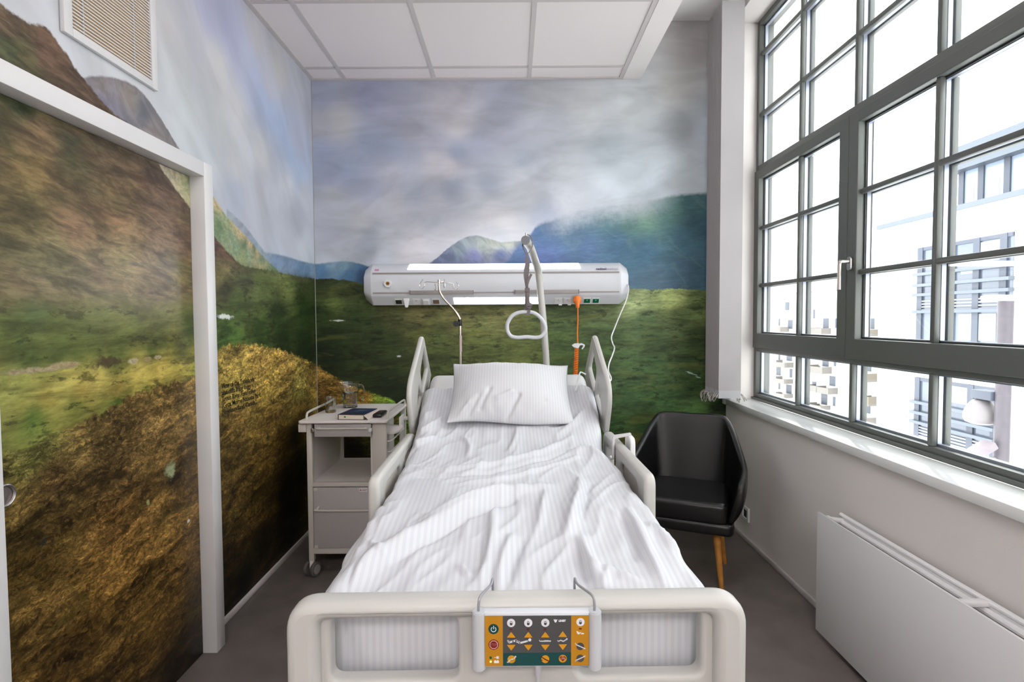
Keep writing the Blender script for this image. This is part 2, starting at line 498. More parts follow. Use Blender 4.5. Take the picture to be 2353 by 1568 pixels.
def mural_mesh(side, u0, u1, v0, v1, place, step):
    """a wall panel carrying, per vertex, the print's layer colours and the height below each skyline"""
    conv = on_left if side == 'left' else on_back
    nu, nv = int((u1-u0)/step)+2, int((v1-v0)/step)+2
    us, vs = np.linspace(u0, u1, nu), np.linspace(v0, v1, nv)
    U, V = np.meshgrid(us, vs, indexing='ij')
    P = np.zeros(U.shape+(3,))
    for i, uu in enumerate(us):
        for j, vv in enumerate(vs):
            P[i, j] = place(uu, vv)
    if side == 'back':
        pass
    me = grid_mesh(P if side == 'left' else P[::-1])
    if side == 'back':
        U, V = U[::-1], V[::-1]
    for L in LAYERS:
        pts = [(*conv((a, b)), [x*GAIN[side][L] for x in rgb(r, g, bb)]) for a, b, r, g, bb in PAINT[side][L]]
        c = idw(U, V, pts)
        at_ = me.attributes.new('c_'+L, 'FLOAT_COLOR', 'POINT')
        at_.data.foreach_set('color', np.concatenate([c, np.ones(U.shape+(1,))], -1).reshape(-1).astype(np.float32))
        if L != 'sky':
            if L in RIDGE[side]:
                r = sorted(conv(q) for q in RIDGE[side][L])
                h = np.interp(U, [q[0] for q in r], [q[1] for q in r], left=-5, right=-5)
                if side == 'left' and L in ('mount', 'meadow', 'fore'):
                    h = np.interp(U, [q[0] for q in r], [q[1] for q in r])
            else:
                h = np.full(U.shape, -5.)
            s = me.attributes.new('s_'+L, 'FLOAT', 'POINT')
            s.data.foreach_set('value', (h-V).reshape(-1).astype(np.float32))
    off = 0. if side == 'left' else YB-XL
    w = me.attributes.new('w', 'FLOAT_VECTOR', 'POINT')
    w.data.foreach_set('vector', np.stack([U+off, V, np.zeros_like(U)], -1).reshape(-1).astype(np.float32))
    return me


class NG:
    def __init__(s, nt):
        s.nt = nt

    def lk(s, a, inp):
        if isinstance(a, (int, float)):
            inp.default_value = a
        elif isinstance(a, tuple):
            inp.default_value = (*a, 1) if len(inp.default_value) == 4 else a
        else:
            s.nt.links.new(a, inp)

    def math(s, op, a, b=0., c=0., clamp=False):
        n = s.nt.nodes.new('ShaderNodeMath')
        n.operation = op
        n.use_clamp = clamp
        for i, v in enumerate((a, b, c)):
            s.lk(v, n.inputs[i])
        return n.outputs[0]

    def attr(s, name, out='Color'):
        n = s.nt.nodes.new('ShaderNodeAttribute')
        n.attribute_name = name
        return n.outputs[out]

    def mapping(s, v, scale, rot=0., loc=(0, 0, 0)):
        n = s.nt.nodes.new('ShaderNodeMapping')
        n.vector_type = 'TEXTURE'
        n.inputs['Scale'].default_value = tuple(1/k for k in scale)
        n.inputs['Rotation'].default_value = (0, 0, rot)
        n.inputs['Location'].default_value = loc
        s.nt.links.new(v, n.inputs['Vector'])
        return n.outputs[0]

    def noise(s, v, scale=1., detail=5., rough=.55, dist=0., out='Fac'):
        n = s.nt.nodes.new('ShaderNodeTexNoise')
        n.noise_dimensions = '2D'
        s.nt.links.new(v, n.inputs['Vector'])
        n.inputs['Scale'].default_value = scale
        n.inputs['Detail'].default_value = detail
        n.inputs['Roughness'].default_value = rough
        n.inputs['Distortion'].default_value = dist
        return n.outputs[out]

    def voro(s, v, scale=1., feat='F1', out='Distance'):
        n = s.nt.nodes.new('ShaderNodeTexVoronoi')
        n.voronoi_dimensions = '2D'
        n.feature = feat
        s.nt.links.new(v, n.inputs['Vector'])
        n.inputs['Scale'].default_value = scale
        return n.outputs[out]

    def ramp(s, f, a, b, lo=0., hi=1., smooth=True):
        n = s.nt.nodes.new('ShaderNodeMapRange')
        n.interpolation_type = 'SMOOTHSTEP' if smooth else 'LINEAR'
        s.lk(f, n.inputs['Value'])
        n.inputs['From Min'].default_value = a
        n.inputs['From Max'].default_value = b
        n.inputs['To Min'].default_value = lo
        n.inputs['To Max'].default_value = hi
        return n.outputs['Result']

    def mix(s, f, a, b, mode='MIX'):
        n = s.nt.nodes.new('ShaderNodeMix')
        n.data_type = 'RGBA'
        n.blend_type = mode
        s.lk(f, n.inputs[0])
        s.lk(a, n.inputs[6])
        s.lk(b, n.inputs[7])
        return n.outputs[2]

    def scale(s, col, f):
        n = s.nt.nodes.new('ShaderNodeVectorMath')
        n.operation = 'SCALE'
        s.nt.links.new(col, n.inputs[0])
        s.lk(f, n.inputs['Scale'])
        return n.outputs[0]

    def vadd(s, a, b):
        n = s.nt.nodes.new('ShaderNodeVectorMath')
        n.operation = 'ADD'
        s.lk(a, n.inputs[0])
        s.lk(b, n.inputs[1])
        return n.outputs[0]


def mural_material(name, rough, left):
    m = bpy.data.materials.new(name)
    m.use_nodes = True
    nt = m.node_tree
    b = nt.nodes['Principled BSDF']
    b.inputs['Roughness'].default_value = rough
    b.inputs['Specular IOR Level'].default_value = .35
    g = NG(nt)
    w = g.attr('w', 'Vector')
    sl = math.radians(4 if left else 0)         # the print is stretched along the slope on the left wall
    # clouds
    wc = g.mapping(w, (1.3, 3.4, 1), -.9 if left else .12)
    n1 = g.noise(wc, 1., 4, .48, .6)
    n2 = g.noise(g.mapping(w, (3, 5.5, 1), -.7 if left else .05), 1., 4, .5, .4)
    cl = g.math('ADD', g.ramp(n1, .3, .7, .86 if not left else .90, 1.10 if not left else 1.085), g.math('ADD', g.ramp(n2, .3, .7, -.04, .04), 0 if left else g.ramp(g.noise(g.mapping(w, (2.4, 7.5, 1), .03, (2, 7, 0)), 1., 4, .55, .8), .32, .68, -.055, .055)))
    sky = g.scale(g.attr('c_sky'), cl)
    # distant hills
    nf = g.noise(g.mapping(w, (9, 16, 1), .5), 1., 5, .6, .3)
    far = g.scale(g.attr('c_far'), g.ramp(nf, .3, .7, .85, 1.15))
    nm = g.noise(g.mapping(w, (7, 15, 1), -.8), 1., 5, .65, .5)
    mid = g.scale(g.attr('c_mid'), g.ramp(nm, .3, .7, .78, 1.22))
    nc = g.noise(g.mapping(w, (16, 26, 1), -.7), 1., 5, .65, .8)
    cliff = g.mix(g.ramp(nc, .46, .56), g.scale(g.attr('c_cliff'), 1.0), g.mix(.30, g.attr('c_cliff'), rgb(84, 110, 78)))
    cliff = g.scale(cliff, g.ramp(g.noise(g.mapping(w, (40, 60, 1), .4), 1., 5, .65), .3, .7, .84, 1.16))
    # slopes: streaks following the ground, mossy and brown patches
    ws = g.mapping(w, (5.0, 17, 1), -.14 if left else .15)
    s1 = g.noise(ws, 1., 5, .66, .5)
    s2 = g.noise(g.mapping(w, (17, 62, 1), -.10 if left else .05), 1., 5, .65, .3)
    moss = g.ramp(g.noise(g.mapping(w, (3.1, 9.5, 1), -.25, (3, 1, 0)), 1., 5, .6, .5), .50, .66)
    mount = g.scale(g.attr('c_mount'), g.math('MULTIPLY', g.ramp(s1, .30, .72, .58, 1.5), g.ramp(s2, .32, .68, .74, 1.28)))
    if left:
        mount = g.mix(g.math('MULTIPLY', moss, .55), mount, g.mix(.5, mount, rgb(52, 66, 34)))
        red = g.ramp(g.noise(g.mapping(w, (4, 12, 1), -.1, (7, 2, 0)), 1., 5, .6, .5), .56, .68)
        mount = g.mix(g.math('MULTIPLY', red, .4), mount, g.mix(.5, mount, rgb(120, 84, 62)))
    else:
        light = g.ramp(g.noise(g.mapping(w, (4, 9, 1), -.7), 1., 5, .62, .8), .56, .72)
        mount = g.mix(g.math('MULTIPLY', light, .20), g.mix(.72, mount, g.attr('c_mount')), rgb(128, 160, 150))
    # meadow
    m1 = g.noise(g.mapping(w, (3.5, 17, 1), .03), 1., 5, .66, .4)
    m2 = g.noise(g.mapping(w, (20, 60, 1), .06), 1., 5, .65, .2)
    mead = g.scale(g.attr('c_meadow'), g.math('MULTIPLY', g.ramp(m1, .28, .72, .62, 1.42), g.ramp(m2, .3, .7, .82, 1.2)))
    if not left:
        hs_ = nt.nodes.new('ShaderNodeHueSaturation')
        hs_.inputs['Saturation'].default_value = .86
        nt.links.new(mead, hs_.inputs['Color'])
        mead = hs_.outputs[0]
    bush = g.ramp(g.noise(g.mapping(w, (7.0, 19, 1), 0, (1.2, 5.3, 0)), 1., 5, .70, .15), .565, .66)
    mead = g.mix(g.math('MULTIPLY', bush, .85), mead, g.scale(g.mix(.35, mead, rgb(30, 50, 20)), .48))
    gold = g.ramp(g.noise(g.mapping(w, (2.6, 14, 1), 0, (9, 2, 0)), 1., 5, .6, .4), .56, .70)
    mead = g.mix(g.math('MULTIPLY', gold, .10 if left else .35), mead, g.mix(.5, mead, rgb(142, 140, 62)))
    # stony foreground: heaps of chips in bands of gold, brown and moss
    wr = g.vadd(w, g.scale(g.noise(w, 11., 5, .65, 0, 'Color'), .055))
    cs = (30, 62, 1)
    r1 = g.voro(g.mapping(wr, cs, sl), 1., 'DISTANCE_TO_EDGE')
    c1 = g.voro(g.mapping(wr, cs, sl), 1., 'F1', 'Color')
    cs2 = (78, 150, 1)
    r2 = g.voro(g.mapping(wr, cs2, sl-.1), 1., 'DISTANCE_TO_EDGE')
    c2 = g.voro(g.mapping(wr, cs2, sl-.1), 1., 'F1', 'Color')
    f0 = g.noise(g.mapping(w, (1.6, 6.5, 1), sl+.05, (3, 8, 0)), 1., 5, .62, .8)
    f1 = g.noise(g.mapping(w, (6, 19, 1), sl), 1., 5, .72, .8)
    f2 = g.noise(g.mapping(wr, (46, 100, 1), sl), 1., 5, .7, .5)
    sep = nt.nodes.new('ShaderNodeSeparateColor')
    nt.links.new(c1, sep.inputs[0])
    sep2_ = nt.nodes.new('ShaderNodeSeparateColor')
    nt.links.new(c2, sep2_.inputs[0])
    fv = g.math('MULTIPLY', g.ramp(f1, .30, .72, .42, 1.55), g.ramp(f2, .30, .70, .55, 1.45))
    fv = g.math('MULTIPLY', fv, g.ramp(f0, .36, .64, .55, 1.62))
    fv = g.math('MULTIPLY', fv, g.ramp(r1, .0, .14, .74, 1.04))
    fv = g.math('MULTIPLY', fv, g.ramp(r2, .0, .22, .78, 1.06))
    fv = g.math('MULTIPLY', fv, g.ramp(sep.outputs[0], 0, 1, .74, 1.26, False))
    fv = g.math('MULTIPLY', fv, g.ramp(sep2_.outputs[0], 0, 1, .72, 1.28, False))
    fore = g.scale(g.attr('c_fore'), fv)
    fore = g.mix(1., fore, (1.0, 1.03, 1.02), 'MULTIPLY')
    # lit chips pale gold, sunk ones nearly black-brown
    fore = g.mix(g.ramp(sep2_.outputs[1], .86, .95, 0, .55), fore, g.mix(1., g.scale(g.attr('c_fore'), 1.45), (1.0, 1.02, 1.15), 'MULTIPLY'))
    fore = g.mix(g.ramp(sep.outputs[1], .90, .97, 0, .55), fore, g.scale(fore, .42))
    pit = g.ramp(g.noise(g.mapping(wr, (34, 60, 1), sl, (5, 3, 0)), 1., 5, .65, .4), .58, .66)
    fore = g.mix(g.math('MULTIPLY', pit, .6), fore, g.scale(fore, .35))
    fm = g.ramp(g.noise(g.mapping(w, (3, 10, 1), sl, (4, 9, 0)), 1., 5, .68, .5), .57, .68)
    fore = g.mix(g.math('MULTIPLY', fm, .55), fore, g.scale(g.mix(.5, fore, rgb(62, 72, 26)), .85))
    # stack the layers, each edge roughened by a little noise
    e = g.math('SUBTRACT', g.noise(w, 26., 6, .65), .5)
    col = sky

    def over(col, layer, name, rag, soft):
        s_ = g.math('ADD', g.attr('s_'+name, 'Fac'), g.math('MULTIPLY', e, rag))
        return g.mix(g.ramp(s_, -soft, soft), col, layer)
    col = over(col, far, 'far', .012, .008)
    col = over(col, mid, 'mid', .016, .006)
    col = over(col, cliff, 'cliff', .03, .006)
    col = over(col, mount, 'mount', .03, .006 if left else .018)
    if not left:                                   # cloud lying on the right-hand mountain
        sep2 = nt.nodes.new('ShaderNodeSeparateXYZ')
        nt.links.new(w, sep2.inputs[0])
        fx = g.math('MULTIPLY', g.ramp(sep2.outputs[0], 5.42, 5.65), g.ramp(sep2.outputs[0], 6.15, 6.45, 1, 0))
        fs = g.math('ADD', g.attr('s_mount', 'Fac'), g.math('MULTIPLY', e, .1))
        fog = g.math('MULTIPLY', fx, g.ramp(fs, -.02, .17, 1., 0.))
        col = g.mix(g.math('MULTIPLY', fog, .9), col, sky)
    col = over(col, mead, 'meadow', .05 if left else .035, .05 if left else .006)
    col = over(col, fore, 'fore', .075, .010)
    # pale stones and snow patches of the print: photo pixel, size in metres
    spots = ([(518,728,.085,.014,226,232,226),(60,851,.13,.010,158,142,112),(130,838,.07,.009,160,140,108),(225,833,.085,.020,72,60,42),(285,832,.03,.012,172,160,130),(318,826,.03,.010,150,130,92),(345,822,.03,.009,165,150,118),(382,1100,.05,.022,30,24,14),(374,1080,.036,.036,150,158,122),(250,1090,.05,.026,46,34,16),(320,1155,.012,.014,150,150,90),(415,1198,.012,.009,205,205,205),(75,1244,.022,.016,42,42,34),(616,1005,.018,.02,48,58,30)] if left else
             [(775,737,.055,.007,214,222,218),(917,819,.019,.009,206,208,212),(1588,858,.05,.006,168,196,180),(1606,868,.03,.005,160,190,175)])
    for (px, py, su, sv, r, gg, bb) in spots:
        u, v = (on_left if left else on_back)((px, py))
        if not left:
            u += YB-XL
        mp = nt.nodes.new('ShaderNodeMapping')
        mp.vector_type = 'TEXTURE'
        mp.inputs['Location'].default_value = (u, v, 0)
        mp.inputs['Scale'].default_value = (su, sv, 1)
        mp.inputs['Rotation'].default_value = (0, 0, -.35 if px in (1588, 1606) else 0)
        nt.links.new(w, mp.inputs[0])
        ln = nt.nodes.new('ShaderNodeVectorMath')
        ln.operation = 'LENGTH'
        nt.links.new(mp.outputs[0], ln.inputs[0])
        d = g.math('ADD', ln.outputs['Value'], g.math('MULTIPLY', e, 2.2))
        base = rgb(r, gg, bb)
        col = g.mix(g.ramp(d, .45, 1.1, .92, 0), col, g.scale(g.mix(0, base, base), g.ramp(f2, .3, .7, .72, 1.2) if r < 190 else 1.0))
    nt.links.new(col, b.inputs['Base Color'])
    return m


MURAL_WALLS = {'left': mural_material('mural_print', .55, True), 'leaf': mural_material('mural_print_gloss', .30, True), 'back': mural_material('mural_print_back', .55, False)}

# ------------------------------------------------------------------ floor, walls, ceiling
struct('floor', box(new_bm(), XL-.15, XR+.2, YF-.1, YB+.15, -.1, 0), FLOOR)

LW = MURAL_WALLS['left']
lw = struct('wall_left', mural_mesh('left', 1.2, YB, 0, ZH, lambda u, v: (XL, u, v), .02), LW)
bm = new_bm()
box(bm, XL-.12, XL, YF, 1.2, 0, ZH)
struct('wall_left', bm, WHITE)
bw = struct('wall_back', mural_mesh('back', XL, 1.519, 0, ZH, lambda u, v: (u, YB, v), .02), MURAL_WALLS['back'])
bm = new_bm()
box(bm, XL-.12, XR+.35, YF-.12, YF, 0, ZH)
struct('wall_front', bm, WHITE)

bm = new_bm()
box(bm, XR, XWIN+.16, YF, YB+.12, 0, .84)                 # breast wall under the window
box(bm, XR, XWIN+.16, WY1, YB+.12, .84, ZH)               # pier beside the back wall
box(bm, XR, XWIN+.16, YF, WY0, .84, ZH)
box(bm, XR, XWIN+.16, WY0, WY1, WZ1, ZH)
struct('wall_right', bm, WALLR)

# suspended ceiling with its bars, and the higher ceiling over the window
bm = new_bm()
box(bm, XL, .90, YF, YB, ZC+.006, ZH)
ce = struct('ceiling', bm, CEIL)
bm = new_bm()
for x in (-1.145, -.528, .128):
    box(bm, x-.013, x+.013, YF, YB-.03, ZC, ZC+.007)
box(bm, XL, XL+.03, YF, YB-.03, ZC, ZC+.007)
box(bm, .748, .776, YF, YB-.03, ZC, ZC+.007)
for y in (3.665, 2.915, 2.165, 1.415, .665, -.085, -.835, -1.585, -2.335):
    box(bm, XL+.03, .748, y-.013, y+.013, ZC+.001, ZC+.0065)
box(bm, XL, .776, YB-.03, YB, ZC-.0005, ZC+.007)
obj('ceiling_grid', bm, CEILB, ce, smooth=False)
bm = new_bm()
box(bm, .776, .90, YF, YB, ZC-.002, ZC+.006)
obj('ceiling_border', bm, CEIL, ce, smooth=False)
struct('ceiling', box(new_bm(), .90, XR+.3, YF, YB+.1, ZH, ZH+.1), WHITE)

bm = new_bm()
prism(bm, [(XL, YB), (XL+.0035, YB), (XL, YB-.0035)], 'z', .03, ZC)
struct('trim_1', bm, mat('corner_bead_glint', rgb(138, 137, 130), .5), smooth=False)  # bead coloured pale for the light reflected along the corner
# thin skirtings
SK = mat('skirting', (.74, .70, .69), .5)
struct('baseboard_left', box(new_bm(), XL, XL+.012, 2.40, YB, 0, .032, .003), SK)
struct('baseboard_back', box(new_bm(), XL+.012, XR-.012, YB-.012, YB, 0, .032, .003), SK)
struct('baseboard_right', box(new_bm(), XR-.012, XR, YF, YB, 0, .032, .003), SK)

# ------------------------------------------------------------------ door_1: sliding leaf printed with the mural, in a white surround
door = bpy.data.objects.new('door_1', None)
COL.objects.link(door)
door.location = (XL, 1.85, 0)
door['_piv'] = (XL, 1.85, 0)
door['kind'] = 'structure'
bm = new_bm()
box(bm, XL+.001, -1.295, 2.318, 2.386, 0, 2.122, .004)
box(bm, XL+.001, -1.295, 1.30, 1.368, 0, 2.122, .004)
box(bm, XL+.001, -1.295, 1.367, 2.319, 2.06, 2.122, .004)
obj('door_frame', bm, FRAMEW, door)
leaf = obj('door_leaf', mural_mesh('left', 1.369, 2.317, .004, 2.058, lambda u, v: (-1.357, u, v), .02), MURAL_WALLS['leaf'], door, smooth=False)
bm = new_bm()
c = at(9, 1140, X=-1.355)
ring = [(-1.353, c.y+.028*math.cos(t), c.z+.028*math.sin(t)) for t in [2*PI*i/32 for i in range(32)]]
tube(bm, ring, .0045, 10, closed=True)
hd = obj('handle_ring', bm, STEEL, door)
bm = new_bm()
prism(bm, [(c.y+.026*math.cos(2*PI*i/32), c.z+.026*math.sin(2*PI*i/32)) for i in range(32)], 'x', -1.357, -1.355)
obj('handle_cup', bm, mat('cup_metal', rgb(150, 138, 138), .35, metal=.8), door)  # darker metal disc inside the pull ring

# caption lettering on the mural
M3 = Matrix(((0, 0, 1, 0), (1, 0, 0, 0), (0, 1, 0, 0), (0, 0, 0, 1)))          # text XY -> room Y,Z facing +X
bm = new_bm()
p0 = at(509, 893, X=XL)
for i, t in enumerate(['View of the Tablelands', 'and cliffs lining foggy', 'Trout River Pond valley', '(Gros Morne National Park,', 'Newfoundland, Canada).']):
    add_mesh(bm, text_mesh(t, .0355, Matrix.Translation((XL+.0006, p0.y, p0.z-.0315*i-.002)) @ M3, .0004, bold=.0004))
tag(obj('wall_caption', bm, mat('caption_black', rgb(28, 24, 16), .6)), 'small black five-line caption lettered on the mural between door and bedside cabinet', 'lettering')

# ventilation grille high on the left wall
vg = thing('vent_grille', 'white louvred ventilation grille high on the left wall above the door', 'vent', (XL, 1.935, 2.345))
VY0, VY1, VZ0, VZ1 = 1.712, 2.158, 2.346, 2.70
bm = new_bm()
for b in ((VY0, VY0+.034, VZ0, VZ1), (VY1-.034, VY1, VZ0, VZ1), (VY0+.034, VY1-.034, VZ0, VZ0+.028), (VY0+.034, VY1-.034, VZ1-.028, VZ1)):
    box(bm, XL+.001, XL+.016, *b, .002)
obj('grille_frame', bm, FRAMEW, vg)
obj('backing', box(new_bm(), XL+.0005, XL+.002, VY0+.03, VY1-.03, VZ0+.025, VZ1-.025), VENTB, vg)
bm = new_bm()
nz = 26
for i in range(nz):
    z = VZ0+.031+(VZ1-VZ0-.062)*(i+.5)/nz
    box(bm, XL+.009, XL+.013, VY0+.034, VY1-.034, z-.0023, z+.0023, .0006, 1)
for y in (1.80, 2.04):
    box(bm, XL+.003, XL+.008, y-.002, y+.002, VZ0+.028, VZ1-.028)
obj('louvre', bm, FRAMEW, vg)

# ------------------------------------------------------------------ window_1
win = bpy.data.objects.new('window_1', None)
COL.objects.link(win)
win.location = (XWIN, 1.69, WZ0)
win['_piv'] = (XWIN, 1.69, WZ0)
win['kind'] = 'structure'
NP = 8
PITCHW = .52
BARS = [3.75-PITCHW*i for i in range(1, NP)]              # pane joints along the wall
SASH = [3.79, 2.737, 1.675, .63, -.41]
XO = XWIN+.10


def hbar(bm, x0, x1, y0, y1, z, w):
    box(bm, x0, x1, y0, y1, z-w/2, z+w/2, .003, 1)


bm = new_bm()
# outer frame
box(bm, XWIN+.004, XO, WY1-.035, WY1, WZ0, WZ1, .002)
box(bm, XWIN+.004, XO, WY0, WY0+.035, WZ0, WZ1, .002)
box(bm, XWIN+.004, XO, WY0+.035, WY1-.035, WZ1-.035, WZ1, .002)
box(bm, XWIN+.004, XO, WY0+.035, WY1-.035, WZ0, WZ0+.042, .002)
box(bm, XWIN-.012, XWIN+.006, WY0, WY1, WZ0, WZ0+.018, .002)
box(bm, XWIN+.006, XO, WY0+.035, WY1-.035, 1.222, 1.262, .002)     # transoms behind the sashes
box(bm, XWIN+.006, XO, WY0+.035, WY1-.035, 2.43, 2.488, .002)
for y in SASH[1:-1]:
    box(bm, XWIN+.03, XO, y-.03, y+.03, 1.26, 2.43, .002)
obj('window_frame', bm, ALU, win)


def glazing(bm_in, bm_out, bm_sp, y0, y1, z0, z1, ys, zs):
    for y in ys:
        box(bm_in, XWIN+.008, XWIN+.032, y-.0125, y+.0125, z0, z1, .005, 2)
        box(bm_out, XWIN+.062, XWIN+.088, y-.0125, y+.0125, z0, z1, .005, 2)
        box(bm_sp, XWIN+.038, XWIN+.056, y-.006, y+.006, z0, z1)
    for z in zs:
        box(bm_in, XWIN+.010, XWIN+.032, y0, y1, z-.0125, z+.0125, .005, 2)
        box(bm_out, XWIN+.062, XWIN+.086, y0, y1, z-.0125, z+.0125, .005, 2)
        box(bm_sp, XWIN+.038, XWIN+.056, y0, y1, z-.006, z+.006)
    # spacer round the pane
    box(bm_sp, XWIN+.038, XWIN+.056, y0, y0+.010, z0, z1)
    box(bm_sp, XWIN+.038, XWIN+.056, y1-.010, y1, z0, z1)
    box(bm_sp, XWIN+.038, XWIN+.056, y0+.01, y1-.01, z0, z0+.010)
    box(bm_sp, XWIN+.038, XWIN+.056, y0+.01, y1-.01, z1-.010, z1)


def pane(y0, y1, z0, z1, par):
    bm = new_bm()
    box(bm, XWIN+.034, XWIN+.038, y0, y1, z0, z1)
    box(bm, XWIN+.056, XWIN+.060, y0, y1, z0, z1)
    return obj('glass_pane', bm, GLASS, par, smooth=False)


# fixed lights above and below
for (z0, z1, zs) in ((2.488, WZ1-.035, (2.83, 3.235)), (WZ0+.042, 1.222, ())):
    a, b, c_ = new_bm(), new_bm(), new_bm()
    glazing(a, b, c_, WY0+.035, WY1-.035, z0, z1, BARS, zs)
    obj('glazing_bar', a, ALU, win)
    obj('glazing_bar', b, ALU, win)
    obj('spacer_bar', c_, SPACER, win, smooth=False)
    pane(WY0+.035, WY1-.035, z0, z1, win)
# four casements
for i in range(4):
    y1, y0 = SASH[i]-(.002 if i else 0), SASH[i+1]+.002
    z0, z1 = 1.246, 2.452
    bm = new_bm()
    sl = .062 if i == 0 else .072
    o = rrect(y0, y1, z0, z1, .004, 2)
    h = rrect(y0+.075, y1-sl, 1.345, 2.395, .003, 2)
    add_mesh(bm, plate_yz([o, h], XWIN+.018, .020, .004))
    sa = obj('sash', bm, ALU, win)
    a, b, c_ = new_bm(), new_bm(), new_bm()
    gy0, gy1 = y0+.075, y1-sl
    mid = BARS[2*i]
    glazing(a, b, c_, gy0, gy1, 1.345, 2.395, (mid,), (2.06, 1.672))
    obj('glazing_bar', a, ALU, sa, pivot=win['_piv'])
    obj('glazing_bar', b, ALU, sa, pivot=win['_piv'])
    obj('spacer_bar', c_, SPACER, sa, pivot=win['_piv'], smooth=False)
    p = pane(gy0, gy1, 1.345, 2.395, win)
    # dark gasket line round the pane
    bm = new_bm()
    add_mesh(bm, plate_yz([rrect(gy0-.001, gy1+.001, 1.344, 2.396, .002, 2), rrect(gy0+.007, gy1-.007, 1.352, 2.388, .002, 2)], XWIN+.048, .018, .0))
    obj('gasket', bm, ALUD, sa, pivot=win['_piv'])
# casement handle on the meeting stile
hb = at(1953, 606, X=XWIN-.012)
bm = new_bm()
add_mesh(bm, plate_yz([rrect(hb.y-.016, hb.y+.016, hb.z-.034, hb.z+.034, .015, 8)], XWIN-.013, .004, .003))
hdl = obj('window_handle', bm, STEEL, win)
bm = new_bm()
tube(bm, smooth_path([(XWIN-.014, hb.y, hb.z+.010), (XWIN-.04, hb.y, hb.z+.010), (XWIN-.058, hb.y, hb.z+.009), (XWIN-.062, hb.y+.002, hb.z-.002), (XWIN-.062, hb.y+.003, hb.z-.06), (XWIN-.062, hb.y+.003, hb.z-.128)], 5), .0095, 14)
obj('lever', bm, STEEL, hdl, pivot=win['_piv'])
# sill board
bm = new_bm()
box(bm, 1.488, XWIN-.012, WY0-.05, WY1, .845, .885, .004)
box(bm, 1.488, XR, WY1-.002, YB-.001, .8452, .8848, .003)
obj('window_sill', bm, SILL, win)

# ------------------------------------------------------------------ vertical blind, drawn aside beside the window
vb = thing('vertical_blind', 'pale grey vertical blind drawn together beside the window, bead chains below', 'blind', (1.40, 3.62, .93))
bm = new_bm()
box(bm, 1.395, 1.445, WY0, 3.80, 3.468, 3.509, .003)
obj('headrail', bm, WPLAS, vb)
NS = 11
SY = [3.54+(3.783-3.54)*i/(NS-1) for i in range(NS)]
for i, y in enumerate(SY):
    bm = new_bm()
    box(bm, 1.345, 1.490, y-.0012, y+.0012, .975, 3.468)
    s = obj('slat', bm, BLIND, vb, smooth=False)
    bm = new_bm()
    box(bm, 1.345, 1.490, y-.0022, y+.0022, .925, .976, .001, 1)
    obj('slat_weight', bm, BLINDE, s, pivot=vb['_piv'])
for x in (1.342, 1.494):
    for i in range(NS-1):
        y0, y1 = SY[i], SY[i+1]
        sgn = -1 if x < 1.4 else 1
        dx = random.uniform(.012, .034)*sgn
        dz = random.uniform(.045, .080)
        bm = new_bm()
        pts = smooth_path([(x, y0, .955), (x+dx*.7, y0-.008, .935), (x+dx*1.2, (y0+y1)/2, .955-dz), (x+dx, y1+.012, .93), (x, y1, .955)], 6)
        tube(bm, pts, .0026, 6)
        obj('bead_chain', bm, BEAD, vb)

# ------------------------------------------------------------------ headwall supply unit
hu = thing('headwall_unit', 'long white bed head supply unit with lit lamp strips on the mural wall', 'bed head unit', (-.10, YB, 1.55))
YF_ = 3.73
prof = [(YB-.001, 1.555), (YF_+.055, 1.553), (YF_+.012, 1.606), (YF_, 1.622), (YF_, 1.765), (YF_+.012, 1.785), (YF_+.06, 1.838), (YB-.001, 1.838)]
HX0, HX1 = -.955, .735
bm = new_bm()
prism(bm, prof, 'x', HX0, HX1)
body = obj('housing', bm, mat('unit_white', rgb(214, 216, 222), .35), hu, angle=50)
for sx, x0 in ((-1, HX0), (1, HX1)):
    bm = new_bm()
    secs = []
    for t, ins in ((0, 0), (.010, .0), (.014, .012), (.054, .235), (.060, .265), (.0645, .315)):
        cy_, cz_ = YB, 1.697
        secs.append([(x0+sx*t, cy_+(p[0]-cy_)*(1-ins*.55), cz_+(p[1]-cz_)*(1-ins)) for p in prof])
    rings = [[bm.verts.new(p) for p in s] for s in secs]
    for a, b in zip(rings, rings[1:]):
        for j in range(len(prof)):
            bm.faces.new((a[j], a[(j+1) % len(prof)], b[(j+1) % len(prof)], b[j]))
    bm.faces.new(rings[-1])
    bm.faces.new(list(reversed(rings[0])))
    bmesh.ops.recalc_face_normals(bm, faces=bm.faces)
    obj('end_cap', bm, mat('cap_white', rgb(218, 219, 225), .3), hu, angle=50)


def chamfer_top(x, t):      # t 0 front .. 1 back on the upper slope
    return (x, YF_+.012+.048*t, 1.785+.053*t)


def chamfer_bot(x, t):
    return (x, YF_+.012+.043*t, 1.606-.053*t)


def slope_quad(fn, x0, x1, t0, t1, lift, up, slant=0.):
    """thin slab lying on a slope"""
    bm = new_bm()
    n = Vector((0, -.053, .048)).normalized() if up else Vector((0, -.053, -.043)).normalized()
    c = [Vector(fn(x0, t0)), Vector(fn(x1, t0)), Vector(fn(x1-slant, t1)), Vector(fn(x0+slant, t1))]
    a = [bm.verts.new(p+n*lift) for p in c]
    b = [bm.verts.new(p-n*.001) for p in c]
    bm.faces.new(a)
    bm.faces.new(list(reversed(b)))
    for i in range(4):
        bm.faces.new((a[i], b[i], b[(i+1) % 4], a[(i+1) % 4]))
    bmesh.ops.recalc_face_normals(bm, faces=bm.faces)
    return bm


